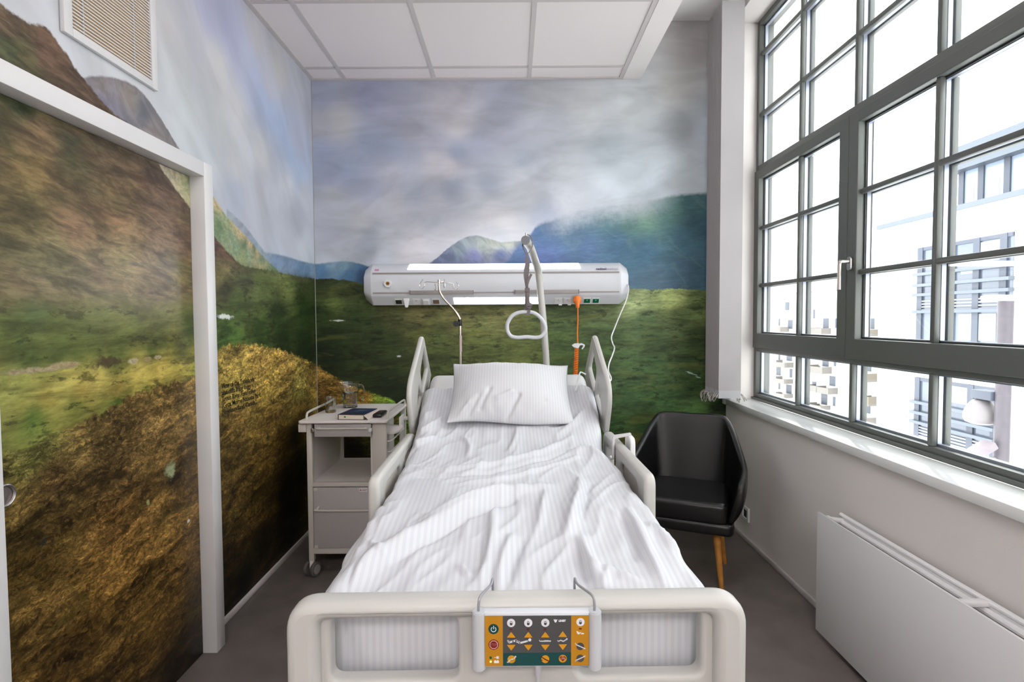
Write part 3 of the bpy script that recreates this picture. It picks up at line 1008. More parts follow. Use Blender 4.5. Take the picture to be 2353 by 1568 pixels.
obj('upper_lamp', slope_quad(chamfer_top, -.718, .472, .22, .95, .002, True, .012), LAMP, hu, smooth=False)
obj('reading_lamp', slope_quad(chamfer_bot, -.402, .190, .12, .86, .002, False, .004), LAMP, hu, smooth=False)
RL = {}
for z in (1.7685, 1.6345):
    bm = new_bm()
    box(bm, HX0+.002, HX1-.002, YF_-.002, YF_+.004, z-.0055, z+.0055)
    obj('equipment_rail', bm, RAILG, hu, smooth=False)
zt = 1.637
for a, b in ((943, 1087), (1184, 1329)):
    x0, x1 = at(a, 674, Y=YF_).x, at(b, 674, Y=YF_).x
    bm = new_bm()
    box(bm, x0, x1, YF_-.012, YF_+.001, zt-.013, zt+.013, .002)
    g = obj('rail_block', bm, RAILG, hu)
    obj('rail_block_end', box(new_bm(), x0-.004, x0, YF_-.013, YF_+.001, zt-.014, zt+.014), DGREY, g, pivot=hu['_piv'])
    obj('rail_block_end', box(new_bm(), x1, x1+.004, YF_-.013, YF_+.001, zt-.014, zt+.014), DGREY, g, pivot=hu['_piv'])
# oxygen outlet
c = at(892, 652, Y=YF_)
bm = new_bm()
prism(bm, [(c.x+.026*math.cos(2*PI*i/28), c.z+.026*math.sin(2*PI*i/28)) for i in range(28)], 'y', YF_-.014, YF_)
og = obj('gas_outlet', bm, WPLAS, hu)
bm = new_bm()
prism(bm, [(c.x+.0125*math.cos(2*PI*i/20), c.z+.0125*math.sin(2*PI*i/20)) for i in range(20)], 'y', YF_-.016, YF_-.013)
obj('brass_core', bm, mat('brass', rgb(150, 105, 45), .35, metal=.7), og, pivot=hu['_piv'])
bm = new_bm()
prism(bm, [(c.x+.0045*math.cos(2*PI*i/12), c.z+.0045*math.sin(2*PI*i/12)) for i in range(12)], 'y', YF_-.0165, YF_-.0155)
obj('outlet_hole', bm, BLACKP, og, pivot=hu['_piv'])
# sockets on the lower slope
xs = lambda px: at(px, 690, Y=YF_+.03).x
for px, kind in ((916, 'dark'), (957, 'round'), (979, 'box'), (1002, 'brown'), (1283, 'round'), (1304, 'round'), (1349, 'green'), (1369, 'green')):
    x = xs(px)
    fr = obj('socket_frame', slope_quad(chamfer_bot, x-.026, x+.026, .20, .92, .003, False), WPLAS, hu, smooth=False)
    if kind in ('dark', 'brown', 'green'):
        mm = {'dark': mat('socket_dark', rgb(35, 40, 32), .5), 'brown': mat('socket_brown', rgb(128, 108, 92), .5), 'green': SOCKG}[kind]
        k = obj('socket_face', slope_quad(chamfer_bot, x-.021, x+.021, .32, .80, .0045, False), mm, fr, pivot=hu['_piv'], smooth=False)
        if kind == 'green':
            obj('socket_mark', slope_quad(chamfer_bot, x-.003, x+.003, .42, .5, .006, False), WPLAS, k, pivot=hu['_piv'], smooth=False)
    elif kind == 'round':
        n = Vector((0, -.053, -.043)).normalized()
        c = Vector(chamfer_bot(x, .55))
        e1, e2 = Vector((1, 0, 0)), n.cross(Vector((1, 0, 0)))
        bm = new_bm()
        ring = [c+n*.0032+(e1*math.cos(2*PI*i/20)+e2*math.sin(2*PI*i/20))*.018 for i in range(20)]
        tube(bm, ring, .0016, 6, closed=True)
        k = obj('socket_ring', bm, WPLAS, fr, pivot=hu['_piv'])
        obj('earth_pin', slope_quad(chamfer_bot, x-.002, x+.002, .36, .43, .006, False), DGREY, k, pivot=hu['_piv'], smooth=False)
    else:
        bm = slope_quad(chamfer_bot, x-.019, x+.019, .3, .85, .012, False)
        obj('data_socket', bm, WPLAS, fr, pivot=hu['_piv'], smooth=False)
for px in (1288, 1309):
    x = xs(px)
    bm = new_bm()
    box(bm, x-.011, x+.011, YF_+.045, YF_+.085, 1.545, 1.555, .002)
    obj('clip', bm, WPLAS, hu)
# white plug tongue below the first sockets
x = xs(935)
bm = new_bm()
add_mesh(bm, plate_xz([rounded([(x-.022, 1.598), (x+.022, 1.598), (x+.009, 1.535), (x-.009, 1.535)], .008)], YF_+.018, .004, .003))
obj('hook_plug', bm, WPLAS, hu)
# maker's lettering and the pink sticker
bm = new_bm()
TM = Matrix.Translation((at(1421, 625, Y=YF_+.01).x, YF_+.006, 1.7865)) @ Matrix.Rotation(math.radians(48), 4, 'X')
add_mesh(bm, text_mesh('medical', .027, TM, .0003, 'RIGHT'))
obj('lettering', bm, mat('letter_pale', rgb(170, 160, 180), .6), hu)
bm = new_bm()
TM2 = Matrix.Translation((TM.translation.x-.0815, YF_+.006, 1.7865)) @ Matrix.Rotation(math.radians(48), 4, 'X')
add_mesh(bm, text_mesh('tedisel', .027, TM2, .0003, 'RIGHT', bold=.0006))
obj('lettering', bm, mat('letter_violet', rgb(92, 62, 100), .6), hu)
st = obj('sticker', slope_quad(chamfer_top, HX0+.012, HX0+.042, .02, .30, .0012, True), mat('sticker_pink', rgb(218, 160, 195), .6), hu, smooth=False)
for k in range(5):
    x = HX0+.014+.0055*k
    t0 = random.uniform(.04, .15)
    obj('sticker_print', slope_quad(chamfer_top, x, x+.0035, t0, t0+random.uniform(.05, .12), .0018, True), mat('sticker_magenta', rgb(165, 70, 125), .6), st, pivot=hu['_piv'], smooth=False)

# ------------------------------------------------------------------ power cable and nurse-call cord hanging from the unit
pc = thing('power_cable', 'orange power cable plugged into the headwall unit, coiled below', 'cable', (at(1327, 690, Y=3.70).x, 3.72, 1.06))
px0 = at(1327, 690, Y=3.705)
bm = new_bm()
path = [(px0.x, 3.735, 1.592), (px0.x, 3.718, 1.573), (px0.x+.001, 3.706, 1.548), (px0.x+.001, 3.702, 1.525)]
tube(bm, smooth_path(path, 4), [.026, .027, .027, .027, .027, .0265, .021, .017, .015, .014, .0125, .011, .0095][:13], 14)
obj('plug', bm, ORANGE, pc)
bm = new_bm()
c2 = at(1328, 795, Y=3.70)
tube(bm, smooth_path([(px0.x+.001, 3.702, 1.53), (px0.x+.002, 3.70, 1.45), (px0.x-.002, 3.70, 1.35), (c2.x, 3.70, c2.z)], 6), .0042, 8)
obj('cable', bm, ORANGE, pc)
c3 = at(1321, 890, Y=3.70)
bm = new_bm()
top = at(1325, 800, Y=3.70)
turns, nn = 22, 14
pts = []
for i in range(turns*nn+1):
    t = i/(turns*nn)
    a = 2*PI*i/nn
    zc = top.z+(c3.z-top.z)*t
    xc = top.x+(c3.x-top.x)*t
    pts.append((xc+.0115*math.cos(a), 3.70+.0115*math.sin(a), zc))
tube(bm, pts, .0052, 6)
obj('coil', bm, ORANGE, pc)
bm = new_bm()
tube(bm, smooth_path([(c3.x, 3.70, c3.z+.01), (c3.x-.004, 3.70, c3.z-.05), (c3.x-.02, 3.66, .72), (.36, 3.52, .60), (.32, 3.40, .62), (.31, 3.402, .66)], 6), .0042, 8)
obj('cable', bm, ORANGE, pc)
bm = new_bm()
add_mesh(bm, plate_xz([rounded([(c2.x-.044, c2.z+.004), (c2.x-.026, c2.z+.016), (c2.x+.004, c2.z+.018), (c2.x+.012, c2.z+.002), (c2.x, c2.z-.018), (c2.x-.03, c2.z-.010)], .004)], 3.69, .004, .002))
add_mesh(bm, plate_xz([rounded([(c2.x+.004, c2.z+.015), (c2.x+.024, c2.z+.018), (c2.x+.046, c2.z+.008), (c2.x+.044, c2.z-.006), (c2.x+.03, c2.z-.024), (c2.x+.022, c2.z-.022), (c2.x+.034, c2.z-.002), (c2.x+.028, c2.z+.006), (c2.x+.008, c2.z+.002)], .003)], 3.69, .004, .002))
obj('cable_clip', bm, WPLAS, pc)

bm = new_bm()
W = lambda x, y, Y: tuple(at(x, y, Y=Y))
wp = [W(1437, 648, 3.78), W(1443, 656, 3.74), W(1444, 668, 3.72), W(1439, 690, 3.70), W(1424, 725, 3.68), W(1412, 755, 3.64), W(1405, 775, 3.60), W(1408, 790, 3.56), W(1412, 800, 3.5), W(1407, 817, 3.4), W(1400, 835, 3.3), W(1398, 853, 3.2), W(1404, 868, 3.1), W(1402, 876, 3.02), W(1392, 876, 2.96)]
tube(bm, smooth_path(wp, 6), .0042, 8)
tag(obj('call_cord', bm, WPLAS, pivot=wp[0]), 'thin white cord from the headwall unit down to the right head rail', 'cord')

# ------------------------------------------------------------------ the hospital bed
BP, BRZ = (0.008, 1.2, 0.0), .0175
bed = thing('hospital_bed', 'adjustable white hospital bed with raised backrest and split plastic side rails', 'bed', BP, None, BRZ)
XC = BP[0]
HPTS = [(1.20, .785), (1.245, .795), (1.30, .803), (1.5, .826), (1.7, .850), (1.95, .868), (2.2, .885), (2.4, .918), (2.6, .988), (2.85, 1.092), (3.02, 1.178), (3.2, 1.262)]


def htop(y):
    for (a, za), (b, zb) in zip(HPTS, HPTS[1:]):
        if y <= b:
            t = (y-a)/(b-a)
            return za+(zb-za)*t
    return HPTS[-1][1]


def hs(y):
    return (htop(y-.08)+htop(y-.04)+htop(y)*2+htop(y+.04)+htop(y+.08))/6


# footboard: thick moulded rim, thinner panel with two hand openings
bm = new_bm()
add_mesh(bm, plate_xz([rounded([(XC-.503, .30), (XC+.503, .30), (XC+.503, .842), (XC-.503, .842)], [.05, .05, .068, .068], 10),
                       rounded([(XC-.432, .36), (XC+.432, .36), (XC+.432, .803), (XC-.432, .803)], .025, 6)], 1.182, .012, .021), )
fb = obj('footboard', bm, BEDW, bed, angle=60)
bm = new_bm()
add_mesh(bm, plate_xz([rrect(XC-.445, XC+.445, .345, .82, .02), rrect(XC-.412, XC-.132, .655, .797, .022), rrect(XC+.132, XC+.408, .655, .797, .022)], 1.196, .010, .012, 4))
obj('footboard_panel', bm, BEDW, fb, pivot=BP, angle=60)
# headboard, chassis, columns, castors
bm = new_bm()
add_mesh(bm, plate_xz([rrect(XC-.46, XC+.46, .45, .96, .05), rrect(XC-.25, XC+.25, .80, .90, .03)], 3.36, .012, .012))
obj('headboard', bm, BEDW, bed, angle=60)
bm = new_bm()
for s in (-1, 1):
    box(bm, XC+s*.40-.025, XC+s*.40+.025, 1.215, 3.34, .42, .48, .006)
for y in (1.3, 2.2, 3.25):
    box(bm, XC-.376, XC+.376, y-.03, y+.03, .425, .475, .006)
obj('bed_frame', bm, BEDW, bed)
for y in (1.62, 2.95):
    bm = new_bm()
    box(bm, XC-.12, XC+.12, y-.09, y+.09, .20, .424, .01)
    box(bm, XC-.16, XC+.16, y-.12, y+.12, .13, .21, .01)
    obj('lift_column', bm, BEDG, bed)
bm = new_bm()
for s in (-1, 1):
    box(bm, XC+s*.33-.03, XC+s*.33+.03, 1.36, 3.2, .13, .19, .008)
box(bm, XC-.301, XC+.301, 1.56, 1.68, .132, .188, .008)
box(bm, XC-.301, XC+.301, 2.89, 3.01, .132, .188, .008)
obj('undercarriage', bm, BEDG, bed)
for s in (-1, 1):
    for y in (1.40, 3.15):
        bm = new_bm()
        tube(bm, [(XC+s*.33-.028, y, .062), (XC+s*.33-.008, y, .062)], .062, 20)
        tube(bm, [(XC+s*.33+.008, y, .062), (XC+s*.33+.028, y, .062)], .062, 20)
        tube(bm, [(XC+s*.33, y, .062), (XC+s*.33, y, .14)], .012, 8)
        obj('castor', bm, DGREY, bed)
# side rails
for s in (-1, 1):
    out = rounded([(2.575, .895), (3.02, 1.0), (3.215, 1.125), (2.915, 1.375), (2.455, 1.125)], [.03, .05, .03, .05, .13], 9)
    h1 = rounded([(2.935, 1.305), (2.79, 1.185), (2.865, 1.065), (3.07, 1.175)], .02, 4)
    h2 = rounded([(2.73, 1.125), (2.64, .975), (2.84, 1.05)], .018, 4)
    bm = new_bm()
    add_mesh(bm, plate_yz([out, h1, h2], XC+s*.464, .002, .0105))
    obj('head_rail', bm, BEDW, bed, angle=60)
    out = rounded([(1.79, .46), (2.50, .46), (2.575, .78), (2.555, .925), (1.79, .925)], [.03, .05, .05, .06, .045], 8)
    o1 = rrect(2.27, 2.47, .60, .872, .03)
    o2 = rrect(1.89, 2.17, .54, .868, .035)
    bm = new_bm()
    add_mesh(bm, plate_yz([out, o1, o2], XC+s*.462, .006, .014))
    r = obj('side_rail', bm, BEDW, bed, angle=60)
    bm = new_bm()
    box(bm, XC+s*.462-.007, XC+s*.462+.007, 1.875, 2.185, .525, .883)
    obj('rail_inlay', bm, BEDG, r, pivot=BP)
    for y in (2.0, 2.35):
        obj('rail_arm', box(new_bm(), XC+s*.46-.02, XC+s*.46+.02, y-.02, y+.02, .445, .52, .004), DGREY, r, pivot=BP)

# mattress
MT = mat('mattress_sheet', (.62, .615, .62), .8, bump=(40, .12, .01))
ys = np.concatenate([np.linspace(1.292, 2.2, 24), np.linspace(2.23, 3.035, 30)])
sec = []
hwid, th, rc = .432, .13, .045
for (cx_, cz_, a0) in ((hwid-rc, -rc, 0), (-(hwid-rc), -rc, 90), (-(hwid-rc), -th+rc, 180), (hwid-rc, -th+rc, 270)):
    for k in range(7):
        a = math.radians(a0+k*15)
        sec.append((cx_+rc*math.cos(a), cz_+rc*math.sin(a)))
bm = new_bm()
rings = []
for i, y in enumerate(ys):
    dz = (hs(y+.02)-hs(y-.02))/.04
    ny, nz_ = -dz/math.hypot(1, dz), 1/math.hypot(1, dz)
    e_ = min(y-ys[0], ys[-1]-y)
    k = 1. if e_ > .05 else math.sqrt(max(0, 1-((.05-e_)/.05)**2))
    rr = []
    for (sx, sn) in sec:
        q = sn if e_ > .05 else -th/2+(sn+th/2)*(.35+.65*k)
        xx = sx*(.93+.07*k)*(1-.078*max(0, min(1, (2.78-y)/.2)))
        off = q-.030
        rr.append(bm.verts.new((XC+xx, y+ny*off, hs(y)+nz_*off)))
    rings.append(rr)
for a, b in zip(rings, rings[1:]):
    for j in range(len(sec)):
        bm.faces.new((a[j], a[(j+1) % len(sec)], b[(j+1) % len(sec)], b[j]))
bm.faces.new(rings[0])
bm.faces.new(list(reversed(rings[-1])))
bmesh.ops.recalc_face_normals(bm, faces=bm.faces)
mt = tag(obj('mattress', bm, MT, pivot=BP, angle=70), 'white sheeted mattress on the bed, bare at the raised head end', 'mattress')
mt.rotation_euler.z = BRZ


# ---- bed linen with woven satin stripes, their sheen put into the colour
def stripe_mat(name, period, c1, c2):
    m = bpy.data.materials.new(name)
    m.use_nodes = True
    nt = m.node_tree
    b = nt.nodes['Principled BSDF']
    g = NG(nt)
    sep = nt.nodes.new('ShaderNodeSeparateXYZ')
    nt.links.new(g.attr('cloth', 'Vector'), sep.inputs[0])
    ph = g.math('FRACT', g.math('DIVIDE', sep.outputs[0], period))
    f = g.ramp(g.math('ABSOLUTE', g.math('SUBTRACT', ph, .5)), .21, .29)
    nt.links.new(g.mix(f, c1, c2), b.inputs['Base Color'])  # satin stripes: sheen painted as a slightly lighter tone
    nt.links.new(g.ramp(f, 0, 1, .85, .5), b.inputs['Roughness'])
    b.inputs['Specular IOR Level'].default_value = .3
    n = g.noise(g.mapping(g.attr('cloth', 'Vector'), (1, 1, 1)), 700., 2)
    bp = nt.nodes.new('ShaderNodeBump')
    bp.inputs['Strength'].default_value = .12
    bp.inputs['Distance'].default_value = .001
    nt.links.new(n, bp.inputs['Height'])
    nt.links.new(bp.outputs['Normal'], b.inputs['Normal'])
    return m


LINEN = stripe_mat('striped_linen', .0163, (.565, .572, .615), (.612, .618, .648))
LINENP = stripe_mat('striped_pillow', .0135, (.588, .592, .625), (.63, .634, .655))


def on_bed(px, py):
    y = 2.0
    for _ in range(40):
        q = at(px, py, Y=y)
        # move along the ray until its height is the bed's
        err = q.z-hs(y)
        y += err*1.2
        y = max(1.2, min(3.1, y))
    q = at(px, py, Y=y)
    return (q.x, y)


CREASES = [  # photo pixels along the fold, half width m, height m
 ([(700+60, 1395), (845, 1300), (960, 1235), (1060, 1180), (1150, 1140), (1265, 1118)], .030, .018),
 ([(905, 1290), (985, 1245), (1075, 1195), (1190, 1150)], .016, -.010),
 ([(960, 1210), (1030, 1185), (1110, 1150), (1180, 1128)], .014, .010),
 ([(1143, 1180), (1136, 1230), (1122, 1290), (1108, 1352)], .013, .012),
 ([(1125, 1200), (1118, 1250), (1108, 1310)], .010, -.006),
 ([(1180, 1235), (1165, 1275), (1152, 1320), (1146, 1365)], .013, .011),
 ([(1205, 1250), (1185, 1290), (1172, 1335)], .011, -.008),
 ([(1345, 1105), (1335, 1150), (1318, 1200), (1308, 1240)], .018, .015),
 ([(1362, 1115), (1352, 1160), (1338, 1200)], .012, -.009),
 ([(1340, 1245), (1350, 1280), (1368, 1320), (1380, 1360)], .018, .014),
 ([(1330, 1260), (1335, 1300), (1345, 1340)], .012, -.008),
 ([(1258, 1130), (1255, 1165), (1247, 1210)], .010, .007),
 ([(945, 1072), (1010, 1083), (1090, 1080), (1180, 1062), (1260, 1040), (1320, 1012)], .016, .009),
 ([(980, 1096), (1060, 1098), (1150, 1085), (1250, 1060), (1330, 1035)], .014, -.007),
 ([(1060, 1118), (1150, 1105), (1250, 1080), (1340, 1052)], .014, .008),
 ([(1325, 1040), (1370, 1040), (1395, 1052)], .018, .012),
 ([(1300, 1000), (1330, 980), (1355, 955), (1365, 930)], .016, .011),
 ([(1270, 985), (1310, 975), (1340, 950)], .012, -.008),
 ([(1180, 1040), (1195, 1010), (1200, 985)], .012, .008),
 ([(1080, 1010), (1090, 1030), (1085, 1050)], .012, .007),
 ([(960, 1000), (990, 990), (1020, 970), (1038, 950)], .016, .012),
 ([(948, 985), (980, 965), (1010, 945)], .013, .010),
 ([(935, 1055), (955, 1032), (985, 1020), (1005, 1010)], .014, .014),
 ([(925, 1062), (945, 1045), (965, 1030)], .012, -.012),
 ([(1450, 1180), (1480, 1240), (1500, 1290), (1530, 1350)], .016, .012),
 ([(1430, 1190), (1455, 1240), (1465, 1290)], .014, -.009),
 ([(1495, 1215), (1530, 1235), (1560, 1270)], .014, .012),
 ([(1370, 1310), (1420, 1330), (1470, 1350)], .012, .008),
 ([(1400, 1320), (1395, 1345), (1390, 1375)], .010, .007),
 ([(830, 1165), (815, 1220), (790, 1270)], .014, .008),
 ([(850, 1240), (870, 1270), (900, 1300)], .008, .004),
 ([(1060, 1300), (1075, 1325), (1085, 1330)], .008, .006),
]
CL = []
for pts, w_, h_ in CREASES:
    q = [on_bed(*p) for p in pts]
    sp = smooth_path([(a, b, 0) for a, b in q], 6)
    CL.append((np.array([(p.x, p.y) for p in sp]), w_, h_))


def vnoise(x, y, sx, sy, seed):
    return mn.noise(Vector((x*sx+seed, y*sy+seed*1.7, seed)))


def duvet_mesh():
    da = .0065
    A = np.arange(-.66, .6601, da)
    B = np.arange(0, 1.86, da*1.15)
    na, nb = len(A), len(B)
    P = np.zeros((na, nb, 3))
    N = np.zeros((na, nb, 3))
    y_foot, y_head = 1.252, 2.862
    rf = .035
    drop = .22
    for j, b in enumerate(B):
        # along the length: hanging foot, rounded edge, top
        if b < drop:
            yb, zb, ny = y_foot, -(drop-b)-rf, -1.
        elif b < drop+rf*PI/2:
            t = (b-drop)/rf
            yb, zb, ny = y_foot+rf-rf*math.cos(t), -rf+rf*math.sin(t), -math.cos(t)
        else:
            yb, zb, ny = y_foot+rf+(b-drop-rf*PI/2)*.985, 0., 0.
        yb = min(yb, y_head+.0)
        for i, a in enumerate(A):
            s = 1 if a >= 0 else -1
            aa = abs(a)
            hw = .428+.014*max(0., min(1., (yb-2.55)/.2))+min(.044, .080*max(0., 1.84-yb))
            if s > 0:
                hw -= .030*math.exp(-((yb-2.30)/.17)**2)
            r = .045
            f0 = hw-r
            flare = 0. if yb > 1.74 else min(1., (1.74-yb)/.22)
            if aa < f0:
                xx, zz, nx = aa, 0., 0.
            elif aa < f0+r*PI/2:
                t = (aa-f0)/r
                xx, zz, nx = f0+r*math.sin(t), -(r-r*math.cos(t)), math.sin(t)
            else:
                d = aa-f0-r*PI/2
                xx, zz, nx = hw+d*.36*flare, -r-d*(1-.10*flare), 1.
            yy = yb
            z = hs(max(yy, 1.22)) + max(-.34, zz+zb if zz*zb == 0 else -math.hypot(zz, zb))
            P[i, j] = (XC+s*xx, yy, z)
            nzz = math.sqrt(max(0., 1-nx*nx-ny*ny)) if nx*nx+ny*ny < 1 else 0.
            N[i, j] = (s*nx, ny, max(.0, nzz)+1e-3)
    N /= np.linalg.norm(N, axis=2, keepdims=True)
    D = np.zeros((na, nb))
    X2 = A[:, None]+XC+0*B[None, :]
    # the length coordinate of the cloth as a place on the bed
    Y2 = (y_foot+rf+(B-drop-rf*PI/2)*.985)[None, :]+0*A[:, None]
    for q, w_, h_ in CL:
        best = np.full((na, nb), 1e9)
        tt = np.zeros((na, nb))
        for k in range(len(q)-1):
            p, d = q[k], q[k+1]-q[k]
            L2 = (d@d)+1e-9
            t = np.clip(((X2-p[0])*d[0]+(Y2-p[1])*d[1])/L2, 0, 1)
            dist = np.hypot(X2-p[0]-t*d[0], Y2-p[1]-t*d[1])
            up = dist < best
            best = np.where(up, dist, best)
            tt = np.where(up, (k+t)/(len(q)-1), tt)
        D += 1.7*h_*np.exp(-(best/w_)**2)*np.sin(PI*np.clip(tt*.86+.07, 0, 1))**.6
    for i in range(na):
        for j in range(nb):
            x, y = X2[i, j], Y2[i, j]
            n1 = vnoise(x+.06*vnoise(x, y, 3, 3, 4), y, 3.2, 2.6, 1.3)
            wx = x+.05*vnoise(x, y, 5, 4, 8.)
            n2 = vnoise(wx+.35*y, y, 9, 3.6, 3.1)
            n3 = 1-abs(vnoise(wx-.25*y, y, 13, 5, 6.2))*2
            n4 = vnoise(x, y, 28, 18, 9.9)
            edge = abs(A[i]) > .43
            foot = B[j] < drop+.03
            d = .013*n1+.008*n2+.0075*max(0, n3)**2+.0014*n4
            if foot:                                   # vertical pleats in the hanging part
                d = .010*vnoise(x, 0, 9, 1, 2.2)+.006*vnoise(x+.3*B[j], 0, 22, 1, 5.5)+.004*n1
            elif edge:
                d = .25*d+.0035*vnoise(0, y, 1, 9, 4.4)*(1 if y > 1.75 else 2.2)
            D[i, j] += d
    lim = np.where(np.abs(A)[:, None] > .405, .004, .05)*np.ones_like(D)
    lim = np.where((np.abs(A)[:, None] > .41) & (Y2 < 1.72), .016, lim)
    D = np.clip(D, -np.minimum(lim, .020), lim)
    P += N*(D+.004)[..., None]
    # waved head hem
    for i in range(na):
        P[i, -14:, 1] += np.linspace(0, 1, 14)*.012*vnoise(A[i], 0, 6, 1, 3.)
    me = grid_mesh(P)
    w = me.attributes.new('cloth', 'FLOAT_VECTOR', 'POINT')
    w.data.foreach_set('vector', np.stack([A[:, None]+0*B[None, :], 0*A[:, None]+B[None, :], 0*X2], -1).reshape(-1).astype(np.float32))
    return me


dv = obj('duvet', duvet_mesh(), LINEN, pivot=BP, angle=180)
sol = dv.modifiers.new('thickness', 'SOLIDIFY')
sol.thickness = .006
sol.offset = -1
tag(dv, 'crumpled white striped duvet spread over the hospital bed', 'duvet')
dv.rotation_euler.z = BRZ

# pillow
PCEN = Vector((-.010, 2.640, 1.092))
ev = Vector((0, .31, .235)).normalized()
eu = (Vector((1, 0, -.035)) - ev*Vector((1, 0, -.035)).dot(ev)).normalized()
en = eu.cross(ev)


def pillow_mesh():
    n, m_ = 110, 76
    out, cl = [], []
    for side in (1, -1):
        P = np.zeros((n, m_, 3))
        C = np.zeros((n, m_, 3))
        for i in range(n):
            for j in range(m_):
                u = -math.cos(PI*i/(n-1))*.5-.0 if False else -1+2*i/(n-1)
                v = -1+2*j/(m_-1)
                hu_, hv_ = .297, .206
                pu = u*(1-.055*(1-v*v)*abs(u)**3)
                pv = v*(1-.060*(1-u*u)*abs(v)**3)
                k = max(0, (1-abs(u)**2.6))**.80*max(0, (1-abs(v)**2.4))**.78
                t = .108*k if side > 0 else .036*k
                rim = 1-k
                d = 0.
                x, y = u*hu_, v*hv_
                d += .0075*vnoise(x, y, 6, 6, 2.)*k
                wx = x+.05*vnoise(x, y, 7, 7, 3.)
                d += .0060*(1-abs(vnoise(wx*1.0+.35*y, y, 14, 6, 5.))*2)*k*(.35+.65*max(0, -v))
                d += .0035*vnoise(wx, y, 26, 15, 7.)*min(1, rim*2.2)*min(1, k*5)
                # long crease in the lower middle
                for (cx0, cy0, cx1, cy1, w_, h_) in ((-.02, -.20, .035, -.10, .010, -.016), (-.06, -.12, .0, -.09, .012, .010), (-.14, -.16, -.10, -.07, .010, -.008), (-.19, -.18, -.15, -.10, .010, -.007), (.10, -.17, .16, -.12, .012, -.006), (-.245, -.19, -.20, -.13, .010, .007)):
                    dx, dy = cx1-cx0, cy1-cy0
                    tt = max(0, min(1, ((x-cx0)*dx+(y-cy0)*dy)/(dx*dx+dy*dy)))
                    dist = math.hypot(x-cx0-tt*dx, y-cy0-tt*dy)
                    d += h_*math.exp(-(dist/w_)**2)*(side > 0)*min(1, k*3)
                h = (t+d if side > 0 else -t)
                sag = -.010*math.sin(PI*(u+.2)*1.1)*max(0, -v)**2
                q = PCEN+eu*(pu*hu_)+ev*(pv*hv_+sag)+en*h
                P[i, j] = q
                C[i, j] = (x, y, 0)
        out.append(P if side > 0 else P[::-1])
        cl.append(C if side > 0 else C[::-1])
    bm_all = bmesh.new()
    for P, C in zip(out, cl):
        me = grid_mesh(P)
        w = me.attributes.new('cloth', 'FLOAT_VECTOR', 'POINT')
        w.data.foreach_set('vector', C.reshape(-1).astype(np.float32))
        bm_all.from_mesh(me)
        bpy.data.meshes.remove(me)
    bmesh.ops.remove_doubles(bm_all, verts=bm_all.verts, dist=.0006)
    return bm_all


tag(obj('pillow', pillow_mesh(), LINENP, pivot=tuple(PCEN), angle=180), 'plump white striped pillow leaning on the raised head of the bed', 'pillow')

# white wire bracket on the mattress beside the right head rail
bm = new_bm()
tube(bm, smooth_path([at(1323, 899, Y=2.77), at(1327, 880, Y=2.84), at(1332, 859, Y=2.88), at(1336, 856, Y=2.90), at(1346, 861, Y=2.90)], 5), .0038, 8)
tag(obj('wire_bracket', bm, WPLAS, pivot=tuple(at(1323, 903, Y=2.77))), 'bent thin white wire standing between the pillow and right head rail', 'wire')

# handset hooked over the right side rail
RX = .454
hs_t = thing('bed_handset', 'pale grey handset hooked over the right side rail beside the black chair', 'handset', (RX, 2.29, .80))
bm = new_bm()
add_mesh(bm, plate_yz([rounded([(2.23, .955), (2.34, .958), (2.345, .80), (2.32, .72), (2.25, .72), (2.225, .80)], .03, 7)], RX+.042, .005, .006))
obj('handset_body', bm, WPLAS, hs_t, angle=60)
bm = new_bm()
add_mesh(bm, plate(
    [rounded([(RX-.036, .862), (RX-.026, .858), (RX-.024, .944), (RX+.045, .957), (RX+.045, .967), (RX-.034, .956)], [.003, .003, .006, .003, .003, .010], 5)],
    .009, .002, Matrix.Translation((0, 2.285, 0)) @ XZ))
obj('rail_hook', bm, mat('hook_grey', rgb(205, 203, 205), .35), hs_t)
bm = new_bm()
tube(bm, [(RX-.043, 2.285, .861), (RX-.026, 2.285, .864)], .009, 12)
obj('hook_knob', bm, WPLAS, hs_t)

# ------------------------------------------------------------------ patient lifting pole with strap and grip
lp = thing('lifting_pole', 'bent white patient lifting pole rising behind the pillow with grey strap and grip', 'lifting pole', (at(1256, 850, Y=3.30).x, 3.30, .50))
b0 = at(1256, 850, Y=3.30)
k1, k2, k3 = at(1250, 755, Y=3.30), at(1243, 680, Y=3.30), at(1237, 625, Y=3.28)
e1, e2, e3 = at(1229, 598, Y=3.18), at(1219, 570, Y=3.0), at(1208, 553, Y=2.83)
bm = new_bm()
tube(bm, smooth_path([(b0.x+.008, 3.30, .62), (b0.x+.003, 3.30, .9), b0, k1, k2, k3, e1, e2, e3], 8), [.0205]*33+[.021]*8+[.0225]*24, 16)
obj('pole', bm, BEDW, lp)
dirv = (e3-e2).normalized()
bm = new_bm()
tube(bm, [e3+dirv*.0005, e3+dirv*.012], .0228, 20)
obj('end_cap', bm, DGREY, lp)
bm = new_bm()
tube(bm, [e3-dirv*.012+Vector((0, 0, .02)), e3-dirv*.012+Vector((0, 0, .042))], .005, 8)
obj('stop_pin', bm, STEEL, lp)


